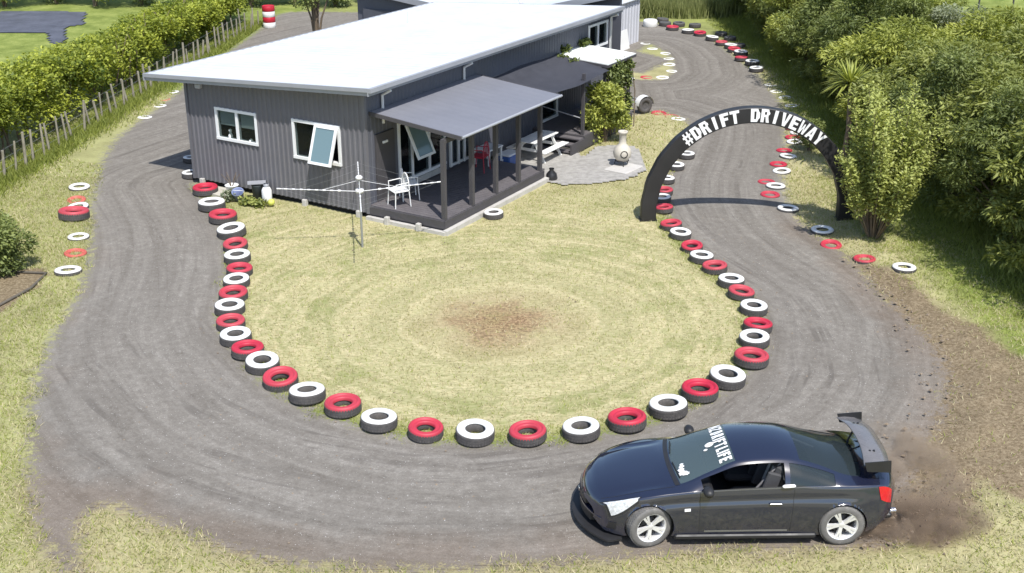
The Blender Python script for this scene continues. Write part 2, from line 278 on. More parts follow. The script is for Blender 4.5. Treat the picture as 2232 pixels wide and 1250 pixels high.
    gm = t.ramp(t.math('ADD', t.math('MULTIPLY', fs.outputs[2], .9), t.math('ADD', t.math('MULTIPLY', t.math('SUBTRACT', nm, .5), 2.0), .5)), [(.40, 0.), (.60, 1.)])
    c = t.mix(gm, c, gc)
    t.l(c, t.b.inputs['Base Color']); t.b.inputs['Roughness'].default_value = .95; t.b.inputs['Specular IOR Level'].default_value = .1
    t.bump(t.math('ADD', n2, t.math('MULTIPLY', n75, .6)), .5, .04); return t.m
GMAT = ground_material()
def build_ground():
    xs = np.concatenate([[-900,-400,-160,-80,-45,-36], np.arange(-30, -14, .4), np.arange(-14, 14.01, .14), np.arange(14.4, 30.1, .4), [36,45,80,160,400,900]])
    ys = np.concatenate([[-300,-100,-30,0,8], np.arange(11, 34, .14), np.arange(34, 70.1, .25), [74,82,100,150,300,900,1800]])
    X, Y = np.meshgrid(xs, ys); x = X.ravel(); y = Y.ravel(); h, gd, at = masks(x, y); far = (np.abs(x) > 31) | (y > 71) | (y < 8); h[far] = 0
    W = len(xs); H = len(ys); i = np.arange(W*H).reshape(H, W); F = np.stack([i[:-1,:-1], i[:-1,1:], i[1:,1:], i[1:,:-1]], -1).reshape(-1, 4)
    tag(fast_mesh('ground', np.stack([x,y,h],1), F, GMAT, None, True, at), kind='structure')
    V = []; F = []; AT = []; off = 0
    for (x0,x1,y0,y1,s) in ((-11.9,12.5,12.2,31.01,.09), (-22,14,31.01,68.2,.16)):
        X, Y = np.meshgrid(np.arange(x0,x1,s), np.arange(y0, y1+s*.2, s)); gd = np.minimum(sdf(X,Y,OUT_S), -sdf(X,Y,ISL_S))
        ins = gd > -.05 + .25*(fnoise(X,Y,.5,21)-.5); c4 = ins[:-1,:-1] & ins[:-1,1:] & ins[1:,:-1] & ins[1:,1:]
        i = np.arange(X.size).reshape(X.shape); f = np.stack([i[:-1,:-1], i[:-1,1:], i[1:,1:], i[1:,:-1]], -1)[c4]
        u = np.unique(f); mp = np.full(X.size, -1); mp[u] = np.arange(len(u)); f = mp[f] + off; x = X.ravel()[u]; y = Y.ravel()[u]
        h, g_, at = masks(x, y); z = np.maximum(h, -.012)+.005+.017*sstep(.15,.9,g_) + .004*vnoise(x,y,.5,1)
        V.append(np.stack([x,y,z],1)); F.append(f); AT.append(at); off += len(u)
    tag(fast_mesh('gravel_driveway', np.concatenate(V), np.concatenate(F), GMAT, None, True, {k: np.concatenate([a[k] for a in AT]) for k in AT[0]}), kind='structure')
build_ground()
def build_sheet(name, poly, m, z, s=.1, jit=.25):
    P = np.array(poly); X, Y = np.meshgrid(np.arange(P[:,0].min()-.3, P[:,0].max()+.3, s), np.arange(P[:,1].min()-.3, P[:,1].max()+.3, s))
    ins = sdf(X,Y,poly)+jit*(fnoise(X,Y,.5,8)-.5)+.1*jit*(RNG.random(X.shape)-.5) > 0; c4 = ins[:-1,:-1]&ins[:-1,1:]&ins[1:,:-1]&ins[1:,1:]
    i = np.arange(X.size).reshape(X.shape); f = np.stack([i[:-1,:-1], i[:-1,1:], i[1:,1:], i[1:,:-1]], -1)[c4]
    u = np.unique(f); mp = np.full(X.size,-1); mp[u] = np.arange(len(u)); x = X.ravel()[u]; y = Y.ravel()[u]
    return fast_mesh(name, np.stack([x,y,hfield(x,y)[0]*0+z],1), mp[f], m, None, True)
tag(build_sheet('patio_gravel', PATIO, mat('pale_gravel', (.34,.325,.305), .95, .35, 6, 45, .6, dirt=((.30,.30,.24),.6)), .05), kind='structure')
# ---------------------------------------------------------------- vegetation tools
def leaves(name, P, T, size, m, parent=None, up=.5, elong=1.6, dirs=None, fold=.25):
    """one rhombus leaf (two triangles) per point; T = tint 0..1"""
    n = len(P); nrm = RNG.normal(size=(n,3)); nrm /= np.linalg.norm(nrm,axis=1)[:,None]; nrm[:,2] = np.abs(nrm[:,2])+up; nrm /= np.linalg.norm(nrm,axis=1)[:,None]
    a = RNG.normal(size=(n,3)) if dirs is None else dirs + RNG.normal(size=(n,3))*.35
    a -= nrm*(a*nrm).sum(1)[:,None]; a /= np.linalg.norm(a,axis=1)[:,None]+1e-9; b = np.cross(nrm,a)
    s = (size*(.6+.8*RNG.random(n)))[:,None]; w = s/elong
    V = np.stack([P, P+a*s*.5+b*w*.5+nrm*s*fold*.3, P+a*s-nrm*s*fold*.3, P+a*s*.5-b*w*.5+nrm*s*fold*.3], 1).reshape(-1,3)
    i = np.arange(n)[:,None]*4; F = np.concatenate([i+0,i+1,i+2,i+3],1)
    return fast_mesh(name, V, F, m, parent, False, {'tint': np.repeat(np.clip(T,0,1),4)})
def blob_pts(blobs, n, power=.35):
    w = np.array([b[3]*b[4]*b[5] for b in blobs])**.67; k = RNG.choice(len(blobs), n, p=w/w.sum()); B = np.array(blobs)[k]
    d = RNG.normal(size=(n,3)); d /= np.linalg.norm(d,axis=1)[:,None]; r = RNG.random(n)**power
    return B[:,:3] + d*r[:,None]*B[:,3:6], k, d, r
def rand_blobs(n, R, H, z0, br, seed):
    g = np.random.default_rng(seed); out = []
    for _ in range(n):
        a = g.random()*6.283; z = z0 + (H-z0)*g.random()**.8; t = (z-z0)/(H-z0); rr = R*math.sqrt(max(.05, 1-(abs(t-.45)/.6)**2))*g.random()**.5*.8
        s = br*(.6+.8*g.random()); out.append((rr*math.cos(a), rr*math.sin(a), min(z, H-s*.6), s, s, s*.8))
    return out
def limbs(name, blobs, m, parent, r0=.07, base=(0,0,0), k=9):
    mb = MB(); b0 = Vector(base)
    for b in blobs[:k]:
        e = Vector(b[:3]); mid = b0.lerp(e, .45); mid.x *= .6; mid.y *= .6; mb.tube([b0+Vector((random.uniform(-.04,.04), random.uniform(-.04,.04), -.05)), mid, e], [r0, r0*.6, r0*.15], 6, False)
    return mb.build(name, m, parent)
BARK = mat('bark', (.17,.13,.09), .9, .3, 5, 30, .5)
def make_tree(label, cat, R, H, z0, nb, br, nleaf, lsize, m, seed, loc, group=None, name='tree', up=.5, elong=1.8, droop=0):
    t = empty(name, loc, 0, label, cat, group); bl = rand_blobs(nb, R, H, z0, br, seed); P, k, d, r = blob_pts(bl, nleaf)
    g = np.random.default_rng(seed); bt = g.random(nb)
    T = .45*bt[k] + .35*RNG.random(nleaf) + .2*np.clip(d[:,2]*.5+.5,0,1)
    dirs = d + np.array([0,0,-droop]); P[:,2] = np.maximum(P[:,2], .03)
    leaves('crown', P, T, lsize, m, t, up, elong, dirs); limbs('trunk', bl, BARK, t)
    return t
LM_OLIVE = leaf_mat('leaf_olive', (.12,.155,.04), (.44,.47,.14)); LM_DARK = leaf_mat('leaf_dark', (.08,.11,.035), (.31,.36,.12)); LM_LIME = leaf_mat('leaf_lime', (.16,.20,.04), (.55,.58,.15))
LM_SILV = leaf_mat('leaf_silver', (.13,.16,.09), (.42,.46,.32)); LM_HEDGE = leaf_mat('leaf_hedge', (.06,.11,.02), (.56,.60,.09)); LM_GOLD = leaf_mat('leaf_gold', (.17,.20,.05), (.56,.60,.19))
LM_REED = leaf_mat('reed', (.13,.16,.05), (.40,.42,.18), .25); LM_DRY = leaf_mat('dry_grass', (.27,.25,.12), (.64,.56,.36), .2); LM_GRASS = leaf_mat('green_grass', (.13,.17,.03), (.38,.42,.10), .3)
# ---------------------------------------------------------------- tyres
TREAD = mat('tyre_rubber', (.085,.08,.08), .85, .25, 8, 60, .3, dirt=((.20,.18,.16), .6))
def paint(name, col, chip): 
    t = NT(name); p = t.obj(); n = t.noise(p, 5, 5, .7); n2 = t.noise(p, 26, 3, .7)
    oi = t.n('ObjectInfo').outputs['Random']
    c = t.ramp(t.noise(p, 3, 3), [(.3, tuple(x*.82 for x in col)), (.7, col)]); c = t.mix(t.math('MULTIPLY', oi, .14), c, (.42,.36,.30))
    c = t.mix(t.ramp(t.math('ADD', t.math('MULTIPLY', n, .5), t.math('MULTIPLY', n2, .5)), [(chip, 0.), (chip+.06, .8)]), c, (.13,.11,.10))
    t.l(c, t.b.inputs['Base Color']); t.b.inputs['Roughness'].default_value = .55; t.bump(n2, .15, .01); return t.m
PW = paint('white_tyre_paint', (.88,.88,.86), .665); PR = paint('red_tyre_paint', (.52,.02,.055), .64); PK = mat('bare_tyre', (.10,.10,.10), .8, .2)
PRF = paint('faded_red_paint', (.60,.10,.08), .6)
def tyre_meshes(kind):
    # unit tyre: outer radius .5 (scaled by its diameter); returns (carcass, painted wall)
    a = MB()
    if kind == 'W': car = [(.30,.0),(.44,.0),(.485,.03),(.50,.08),(.50,.25),(.485,.30),(.44,.325),(.43,.30),(.28,.28),(.29,.05)]; top = [(.488,.296),(.478,.326),(.44,.347),(.36,.352),(.29,.338),(.262,.315),(.268,.29)]
    else: car = [(.30,.0),(.44,.0),(.485,.03),(.50,.08),(.50,.24),(.485,.29),(.44,.31),(.42,.28),(.28,.25),(.29,.05)]; top = [(.502,.235),(.497,.29),(.478,.325),(.445,.345),(.41,.340),(.392,.298),(.355,.292),(.335,.306),(.29,.30),(.262,.275),(.262,.20)]
    a.lathe(car, 32, closed=True)
    for k in range(40):   # tread blocks
        an = 2*math.pi*k/40
        for z in (.09,.165,.24): a.box((.502*math.cos(an), .502*math.sin(an), z), (.012,.055,.055), an)
    b = MB(); b.lathe(top, 40); return a, b
TM = {}
for kd in 'WR':
    a, b = tyre_meshes(kd); TM[kd] = (a.build('carcass', TREAD), b.build('painted_sidewall', PW if kd == 'W' else PR))
def tyre(x, y, D, col, label, group, z=0, tilt=None, flat=1.0, faded=False):
    nm = {'W':'white','R':'red','K':'bare'}[col]
    z += float(hfield(np.array([x]),np.array([y]))[0][0])*(1 if z < 0 else 0)
    t = empty(nm+'_painted_tyre' if col != 'K' else 'bare_tyre', (x,y,z), random.random()*6, label, 'tyre', group)
    tx = tilt or (random.gauss(0,.045), random.gauss(0,.045)); t.rotation_euler[0], t.rotation_euler[1] = tx
    t.scale = (D, D, D*flat)
    src = TM['R' if col == 'R' else 'W']
    for o in src:
        c = o.copy(); COL.objects.link(c); c.parent = t
        if c.name.startswith('painted') and (col == 'K' or (faded and col == 'R')):
            c.data = o.data.copy(); c.data.materials[0] = PK if col == 'K' else PRF
        if col == 'K' and c.name.startswith('painted'): c.name = 'sidewall'
def row(key, desc, group, z=0, **kw):
    cnt = {}
    for (x,y,D,col) in TY[key]:
        cnt[col] = cnt.get(col,0)+1; nm = {'W':'white','R':'red','K':'unpainted black'}[col]
        tot = sum(1 for q in TY[key] if q[3] == col)
        o_ = ORD[cnt[col]-1] + ' ' if tot > 1 else ''
        tyre(x, y, max(.5,D), col, f'{o_}{nm} tyre ' + desc, group, z, **kw)
row('L', "from the house corner down the lawn's left edge", "painted tyres round the left edge of the island lawn")
row('R', "on the island's right edge, counted from the lawn's bottom", "painted tyres round the right edge of the island lawn")
row('RO', 'on the outer right verge, counted away from the camera', 'tyres sunk in the right verge by the arch', z=-.12)
row('RU', 'sunk in the grass right of the drive beyond the arch', 'half sunk tyres beyond the arch', z=-.16)
row('UO', "round the far outer bend, counted from the bend's near end", 'tyres round the far outer bend')
row('UB', 'lying behind the far bend row, counted from left', 'bare tyres behind the far bend row')
row('UI', 'edging the small far lawn, counted from the shed', 'sunk tyres edging the small far lawn', z=-.16)
row('MI', "on the lawn's far tip near the trailer, counted from left", 'tyres on the far tip of the lawn', z=-.16)
for (x,y,D,col) in TY['LW']: tyre(x,y,D,col,"white tyre lying alone on the lawn beside the deck", None)
n_ = {'W':0,'R':0}
for (x,y,D,col) in TY['LO']:
    n_[col] += 1
    if D > .68: tyre(x,y,.78,col,'large glossy red tyre standing proud on the left verge', 'tyres along the left verge', z=.0)
    else: tyre(x,y,D,col,f"{ORD[n_[col]-1]} {'white' if col=='W' else 'faded red'} tyre sunk in the left verge, from the camera", 'tyres along the left verge', z=-.13, faded=(col=='R'))
n_ = {'W':0,'R':0}
for (x,y,D,col) in TY['LU']:
    n_[col] += 1
    tyre(x,y,D,col, (f'{ORD[n_["W"]-1]} white tyre by the post fence left of the house' if col == 'W' else 'faded red tyre by the post fence left of the house'), 'tyres beside the post fence', z=-.16, faded=(col=='R'))
for o in TM['W']+TM['R']: bpy.data.objects.remove(o)
# ---------------------------------------------------------------- drums
def drum():
    t = empty('striped_drum', (-11.75,57.9,0), 0, 'red and white striped drum at the far end of the post fence', 'drum')
    rd = mat('drum_red', (.50,.02,.04), .45, .1); wh = mat('drum_white', (.82,.82,.80), .5, .06)
    for k in range(4):
        m = MB(); z0 = k*.26; m.lathe([(.285,z0+.002),(.30,z0+.02),(.30,z0+.24),(.285,z0+.258)], 28); m.build('red_band' if k in (1,3) else 'white_band', rd if k in (1,3) else wh, t)
    m = MB(); m.lathe([(.0,1.02),(.25,1.02),(.27,1.045),(.295,1.04)], 28); m.build('lid', rd, t)
drum()
m = MB(); m.lathe([(0,.34),(.27,.35),(.33,.32),(.35,.25),(.35,.05),(.32,0)], 28); wt = m.build('water_trough', mat('trough_white', (.80,.80,.78), .5, .06), None, (6.72,58.1,0)); tag(wt, 'round white tub at the far gravel edge beside the shed', 'tub')
# ---------------------------------------------------------------- inflatable style arch with lettering
def R_(x0,y0,x1,y1): return [(x0,y0),(x1,y0),(x1,y1),(x0,y1)]
T_ = .31
GL = {
 'D': [R_(0,0,T_,1), [(T_,0),(.62,0),(.72,.2),(T_,.2)], [(T_,.8),(.72,.8),(.62,1),(T_,1)], [(.50,.2),(.72,.2),(.84,.32),(.84,.68),(.72,.8),(.50,.8)]],
 'R': [R_(0,0,T_,1), [(T_,.8),(.72,.8),(.62,1),(T_,1)], R_(T_,.42,.68,.58), [(.50,.58),(.68,.58),(.78,.62),(.78,.76),(.72,.8),(.50,.8)], [(.42,.42),(.54,0),(.84,0),(.68,.42)]],
 'I': [R_(0,0,.28,1)],
 'F': [R_(0,0,T_,1), R_(T_,.79,.72,1), R_(T_,.42,.64,.62)],
 'T': [R_(0,.79,.80,1), R_(.26,0,.54,.79)],
 'V': [[(0,1),(.28,0),(.42,0),(.42,.28),(.28,1)], [(.42,.28),(.42,0),(.56,0),(.84,1),(.56,1)]],
 'E': [R_(0,0,T_,1), R_(T_,.8,.72,1), R_(T_,.41,.66,.6), R_(T_,0,.72,.2)],
 'W': [[(0,1),(.16,0),(.40,0),(.26,1)], [(.40,0),(.42,.0),(.62,.78),(.50,.78),(.36,.25)], [(.50,.78),(.62,.78),(.82,0),(.70,0)], [(.72,0),(.96,0),(1.12,1),(.86,1)]],
 'A': [[(0,0),(.26,0),(.42,.72),(.42,1),(.28,1)], [(.42,1),(.42,.72),(.58,0),(.84,0),(.56,1)], [(.24,.18),(.60,.18),(.57,.36),(.27,.36)]],
 'Y': [[(0,1),(.28,.42),(.56,.42),(.42,.55),(.28,1)], [(.42,.55),(.56,.42),(.84,1),(.56,1)], R_(.28,0,.56,.42)],
 'N': [R_(0,0,.25,1), [(.25,1),(.25,.62),(.60,0),(.60,.38)], R_(.60,0,.85,1)],
 'Z': [R_(0,.8,.8,1), R_(0,0,.8,.2), [(0,.2),(.32,.2),(.8,.8),(.48,.8)]],
 'L': [R_(0,0,T_,1), R_(T_,0,.68,.21)],
 '#': [[(.10,0),(.28,0),(.42,1),(.24,1)], [(.50,0),(.68,0),(.82,1),(.64,1)], R_(0,.22,.86,.38), R_(.06,.62,.92,.78)],
}
GWID = {k: max(p[0] for q in v for p in q) for k, v in GL.items()}
def arch():
    t = empty('drift_arch', (6.2,29.7,0), 0, 'tall black arch lettered #DRIFT DRIVEWAY spanning the gravel drive', 'arch')
    Ro, Ri, cz = 2.80, 2.40, .26; blk = mat('arch_black', (.022,.021,.022), .5, .2, 2, 30)
    pro = [(Ri, -.14),(Ro, -.14),(Ro+.01,0),(Ro,.14),(Ri,.14)]; pro = [(Ri+.02,-.15),(Ro-.02,-.15),(Ro,-.13),(Ro,.13),(Ro-.02,.15),(Ri+.02,.15),(Ri,.13),(Ri,-.13)]
    st = [(0,)]; path = [('L', -1, 0)]
    V = []; F = []; secs = []
    for z in (0, .12): secs.append([(-r, y, z) for r, y in pro])
    for k in range(49):
        a = math.pi - math.pi*k/48; wob = 1+.004*math.sin(k*1.7)
        secs.append([(r*math.cos(a)*wob, y, cz + r*math.sin(a)) for r, y in pro])
    for z in (.12, 0): secs.append([(r, y, z) for r, y in pro])
    n = len(pro)
    for s in secs: V += s
    for i in range(len(secs)-1):
        for k in range(n): F.append((i*n+k, i*n+(k+1)%n, (i+1)*n+(k+1)%n, (i+1)*n+k))
    F += [tuple(range(n)), tuple(range(len(V)-n, len(V)))[::-1]]
    m = MB(); m.add(V, F, False); m.build('arch_body', blk, t)
    txt = '#DRIFT DRIVEWAY'; wm = mat('letter_white', (.88,.88,.88), .5, .04); h = .34; step = math.radians(5.75); a0 = math.radians(90 + 5.75*7)
    for i, ch in enumerate(txt):
        if ch == ' ': continue
        m = MB(); a = a0 - i*step; w = GWID[ch]; s = min(.245/w*.95, .30)
        for gi, poly in enumerate(GL[ch]):
            yy = -.152-.0006*gi
            def f(x,y,z,yy=yy):
                th = a - (x-w/2)*s/2.6; r = 2.44 + y*h; return (r*math.cos(th), yy-z, cz+r*math.sin(th))
            m.prism(poly, 0, .008, f)
        m.build('letter', wm, t)
    for x in (-2.6,2.6): m = MB(); m.box((x,.02,.02),(.46,.36,.03)); m.build('base_plate', blk, t)
arch()
# ---------------------------------------------------------------- house (local axes: x along the front wall, y along the long side)
YAW = -.534; HA = (-9.18, 32.97, 0)
def hw(a, b, z=0): c_, s_ = math.cos(YAW), math.sin(YAW); return (HA[0]+a*c_-b*s_, HA[1]+a*s_+b*c_, z)
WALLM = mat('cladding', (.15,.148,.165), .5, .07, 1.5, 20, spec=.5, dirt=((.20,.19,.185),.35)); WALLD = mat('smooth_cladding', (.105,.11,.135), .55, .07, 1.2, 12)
ROOFM = mat('white_roof', (.60,.63,.67), .5, .04, .8, 6, dirt=((.47,.49,.52),.6)); GUT = mat('grey_gutter', (.33,.34,.37), .45, .06); WFR = mat('window_white', (.83,.84,.85), .4, .03); DARK = mat('shade_black', (.012,.012,.014), .9, .3)  # the near-black paints in the shade of rooms and underfloor void
GL1 = glass_mat('window_glass', (.02,.024,.028), .75); GL2 = glass_mat('sky_reflecting_glass', (.18,.27,.30), .12, .08); BLIND = mat('blind', (.85,.90,.88), .8, .05)  # teal base colour of the sash glass paints in reflected sky
DECK = mat('deck_boards', (.12,.11,.118), .75, .15, 3, 25, .3, dirt=((.19,.175,.175),.5)); POST = mat('dark_timber', (.07,.066,.072), .65, .15, 4, 30); PALE = mat('pale_timber', (.50,.48,.45), .8, .12, 3, 30, dirt=((.3,.28,.25),.6)); VROOF = mat('veranda_roofing', (.19,.195,.225), .55, .04, 1, 8)
WHT = mat('white_plastic', (.80,.80,.80), .4, .04)
house = empty('house', HA, YAW, 'long dark grey house with white monopitch roof and white framed windows', 'house')
def ribwall(mb, P0, P1, z0, z1f, holes=(), pitch=.165, dep=.028, nrm=1):
    """corrugated sheet from P0 to P1 (xy), bottom z0, top function of distance; holes = (s0,s1,z0,z1)"""
    P0 = Vector((*P0,0)); P1 = Vector((*P1,0)); L = (P1-P0).length; d = (P1-P0)/L; nn = Vector((d.y,-d.x,0))*nrm
    prof = []; s = 0
    while s < L:
        for ds, o in ((0,0),(.075,0),(.095,1),(.145,1)): 
            if s+ds < L: prof.append((s+ds, o*dep))
        s += pitch
    prof.append((L,0)); ex = []
    for h in holes: ex += [h[0], h[1]]
    for e in ex: prof.append((e, 0.0))
    prof.sort()
    for (s0,o0),(s1,o1) in zip(prof, prof[1:]):
        if s1-s0 < 1e-5: continue
        mid = (s0+s1)/2; zs = [(z0, None)]; hs = [h for h in holes if h[0] <= mid <= h[1]]
        iv = [(z0, 99)]
        for h in hs: iv = [(z0, h[2]), (h[3], 99)]
        for a, b in iv:
            b0, b1 = (min(b, z1f(s0)), min(b, z1f(s1)))
            p, q = P0+d*s0+nn*o0, P0+d*s1+nn*o1
            mb.add([(p.x,p.y,a),(q.x,q.y,a),(q.x,q.y,b1),(p.x,p.y,b0)], [(0,1,2,3)])
ZT = lambda a: 3.03+.0625*a
LH = 14.1; WH = 6.26
def build_house():
    m = MB(); ribwall(m, (0,0), (WH,0), .16, lambda s: ZT(s), [(1.08,2.55,1.50,2.36),(3.86,5.42,1.36,2.39)])
    m.build('front_wall', WALLM, house)
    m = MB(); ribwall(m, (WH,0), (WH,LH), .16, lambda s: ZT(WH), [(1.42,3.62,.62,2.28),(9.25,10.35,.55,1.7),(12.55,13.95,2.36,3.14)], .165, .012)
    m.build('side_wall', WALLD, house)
    m = MB(); ribwall(m, (0,LH), (0,0), .16, lambda s: ZT(0)); ribwall(m, (WH,LH), (0,LH), .16, lambda s: ZT(WH-s)); m.build('rear_wall', WALLM, house)
    for x_, z_, h_ in ((.0,1.57,2.84),(WH,1.76,3.22)): m = MB(); m.box((x_,0,z_),(.09,.09,h_)); m.build('corner_trim', WALLM, house)
    m = MB(); m.box((WH/2,.14,.10),(WH-.1,.05,.34)); m.box((WH-.14,LH/2,.10),(.05,LH-.4,.34)); m.box((.14,LH/2,.10),(.05,LH-.4,.34)); m.build('underfloor_shade_strip', DARK, house)  # near-black strips paint the shade of the void under the walls
    for a, b in ((.3,-.03),(2.35,-.03),(4.1,-.03),(5.95,-.03)):
        m = MB(); m.box((a,b,.06),(.13,.13,.26),bev=.01); m.build('foundation_pile', PALE, house)
    # roof
    x0,x1,y0,y1 = -1.16,6.72,-.36,14.2; z = lambda a: ZT(a)+.06
    m = MB(); n = 40; xs = [x0+(x1-x0)*k/1 for k in (0,1)]
    ys = np.linspace(y0, y1, 88); V = []; F = []
    for k, y in enumerate(ys): rb = .018 if k % 2 else 0; V += [(x0,y,z(x0)+.10+rb),(x1,y,z(x1)+.10+rb)]
    for k in range(len(ys)-1): F.append((2*k,2*k+1,2*k+3,2*k+2))
    m.add(V, F); m.add([(x0,y0,z(x0)),(x1,y0,z(x1)),(x1,y1,z(x1)),(x0,y1,z(x0))], [(3,2,1,0)])
    roof = m.build('roof', ROOFM, house)
    m = MB()
    def rail(P, Q, h0, h1, t_, out):  # fascia piece
        P = Vector(P); Q = Vector(Q); o = Vector(out); 
        m.add([P+Vector((0,0,h0)), Q+Vector((0,0,h0)), Q+Vector((0,0,h1)), P+Vector((0,0,h1)), P+o*t_+Vector((0,0,h0)), Q+o*t_+Vector((0,0,h0)), Q+o*t_+Vector((0,0,h1)), P+o*t_+Vector((0,0,h1))], [(0,1,2,3),(7,6,5,4),(4,5,1,0),(3,2,6,7),(0,3,7,4),(1,5,6,2)])
    rail((x0,y0,z(x0)),(x1,y0,z(x1)),-.07,.125,.03,(0,-1,0)); rail((x0,y0-.03,z(x0)),(x1,y0-.03,z(x1)),.03,.13,.05,(0,-1,0))
    rail((x1,y0-.08,z(x1)),(x1,y1,z(x1)),-.07,.125,.03,(1,0,0)); rail((x1+.03,y0-.08,z(x1)),(x1+.03,y1,z(x1)),.02,.13,.08,(1,0,0))
    rail((x0,y0-.08,z(x0)),(x0,y1,z(x0)),-.07,.125,.04,(-1,0,0)); rail((x0,y1,z(x0)),(x1,y1,z(x1)),-.07,.125,.03,(0,1,0))
    m.build('gutter', GUT, roof)
    for b, l in ((.72,.75),(4.65,.9)):
        m = MB(); m.tube([(WH+.34,b,3.36),(WH+.06,b,3.2),(WH+.06,b,3.2-l)], .04, 8); m.build('downpipe', WHT, house)
    m = MB(); m.tube([(WH+.36,LH,3.35),(WH+.10,LH,3.25),(WH+.10,LH,.2)], .05, 8); m.build('downpipe', WHT, house)
    m = MB(); m.box((.55,-.07,2.92),(.20,.12,.13),bev=.02); m.build('floodlight', mat('lamp_grey',(.42,.43,.46),.5), house)
    m = MB(); m.tube([(1.0,9.5,3.2),(1.0,9.5,3.62)], .05, 8); m.build('roof_vent', WHT, roof)
    # windows
    def window(kind, s0, s1, z0, z1, axis, split, blind=0, open_right=False, glass=GL1):
        """axis 0: front wall (x = s, facing -y); axis 1: side wall (y = s, facing +x)"""
        f = (lambda s, o, z: (s, -o, z)) if axis == 0 else (lambda s, o, z: (WH+o, s, z))
        def bx(mb, sa, sb, za, zb, o0, o1):
            P = [f(s,o,z_) for s in (sa,sb) for o in (o0,o1) for z_ in (za,zb)]; mb.add(P, [(0,1,3,2),(4,6,7,5),(0,4,5,1),(2,3,7,6),(0,2,6,4),(1,5,7,3)])
        fr = MB(); w = .075
        bx(fr,s0-.03,s1+.03,z1-w+.03,z1+.03,-.08,.055); bx(fr,s0-.03,s1+.03,z0-.03,z0+w-.03,-.08,.06); bx(fr,s0-.03,s0+w-.03,z0+w-.03,z1-w+.03,-.08,.05); bx(fr,s1-w+.03,s1+.03,z0+w-.03,z1-w+.03,-.08,.05)
        for sp in split: bx(fr,sp-.04,sp+.04,z0+w-.03,z1-w+.03,-.075,.045)
        wobj = fr.build('window', WFR, house)
        rm = MB(); P = [f(s,o,z_) for s in (s0,s1) for o in (-.9,-.09) for z_ in (z0,z1)]; rm.add(P, [(0,1,3,2),(4,6,7,5),(0,1,5,4),(0,4,6,2),(1,3,7,5)]); rm.build('room_shade_box', DARK, wobj)  # near-black box paints in the darkness of the room
        ed = [s0]+list(split)+[s1]
        for k in range(len(ed)-1):
            a, b = ed[k]+.04, ed[k+1]-.04
            if open_right and k == len(ed)-2: continue
            g = MB(); bx(g, a, b, z0+.04, z1-.04, .0, .006); g.build('pane', glass, wobj)
            if blind: g = MB(); bx(g, a+.04, b-.03, z1-.04-(z1-z0)*blind, z1-.05, -.06, -.05); g.build('blind', BLIND, wobj)
        return wobj
    w1 = window('a', 1.08,2.55,1.50,2.36,0,[1.84],.5)
    m = MB(); m.lathe([(0,0),(.06,.0),(.07,.08),(.03,.16),(.05,.24),(0,.27)],12,Matrix.Translation((1.5,.04,1.53))); m.lathe([(0,0),(.05,0),(.06,.05),(.0,.1)],12,Matrix.Translation((2.25,.04,1.53))); m.build('ornament', WHT, w1)
    w2 = window('b', 3.86,5.42,1.36,2.39,0,[4.66],0,True)
    def sash(name, W, H, hinge, rz, tilt, glass, par):
        M = Matrix.Translation(hinge) @ Matrix.Rotation(rz,4,'Z') @ Matrix.Rotation(-tilt,4,'X')
        mb = MB()
        for c_, d_ in (((0,0,-.035),(W,.05,.07)),((0,0,-H+.035),(W,.05,.07)),((-W/2+.035,0,-H/2),(.07,.05,H-.14)),((W/2-.035,0,-H/2),(.07,.05,H-.14))):
            b = MB(); b.box(c_, d_); mb.add([M @ Vector(v) for v in b.v], b.f)
        s = mb.build(name, WFR, par); g = MB(); b = MB(); b.box((0,0,-H/2),(W-.13,.012,H-.13)); g.add([M @ Vector(v) for v in b.v], b.f); g.build('pane', glass, s)
    sash('open_sash', .76, 1.04, (5.03,-.07,2.37), 0, .36, GL2, w2)
    # side joinery on the deck
    w3 = window('c', 1.42,3.62,.62,2.28,1,[2.02,2.85],0,False)
    sash('open_sash', .80, 1.05, (WH+.09,2.02,2.24), math.pi/2, .42, GL2, w3)
    m = MB(); m.box((WH+.05,2.5,.50),(.08,2.2,.16)); m.build('sill', PALE, w3)
    m = MB()
    for s in (3.9,4.30,4.62,5.05): m.box((WH+.04,s,1.33),(.07,.08,1.8))
    for z_ in (.48,1.3,2.2): m.box((WH+.035,4.48,z_),(.05,1.1,.07))
    dr = m.build('side_door', WFR, house); m = MB(); m.box((WH+.02,4.48,1.33),(.02,1.08,1.75)); m.build('pane', GL1, dr); m = MB(); m.box((WH+.10,4.2,1.3),(.05,.03,.14)); m.build('handle', GUT, dr)
    m = MB(); m.box((WH+.03,.78,1.28),(.05,.82,1.85)); m.build('dark_door', POST, house)
    m = MB(); m.box((WH+.07,.75,1.95),(.04,.2,.06)); m.build('door_sign', WHT, house)
    window('d', 9.25,10.35,.55,1.7,1,[],0); window('e', 12.55,13.95,2.36,3.14,1,[13.25],0)
    # deck with veranda
    m = MB(); k = 0; b = .04
    while b < 5.2: m.box((7.46,b+.06,.36),(2.36,.125,.03)); b += .135
    dk = m.build('deck', DECK, house)
    m = MB(); m.box((7.46,.0,.25),(2.40,.045,.20)); m.box((8.66,2.6,.25),(.045,5.2,.20)); m.box((7.46,.02,.11),(2.36,.03,.05)); m.build('deck_skirt', POST, dk)
    m = MB(); m.box((7.5,-.08,.045),(2.5,.12,.12)); m.box((8.74,2.6,.06),(.14,5.4,.15)); m.build('pale_bearer', PALE, dk)
    for a in (6.95,7.95): m = MB(); m.box((a,-.14,.10),(.12,.12,.24),bev=.01); m.build('deck_pile', PALE, dk)
    for b in (.10,1.42,2.62,3.84,5.06): m = MB(); m.box((8.60,b,1.40),(.11,.11,2.10)); m.build('veranda_post', POST, house)
    m = MB(); m.box((8.60,2.6,2.42),(.07,5.1,.13)); 
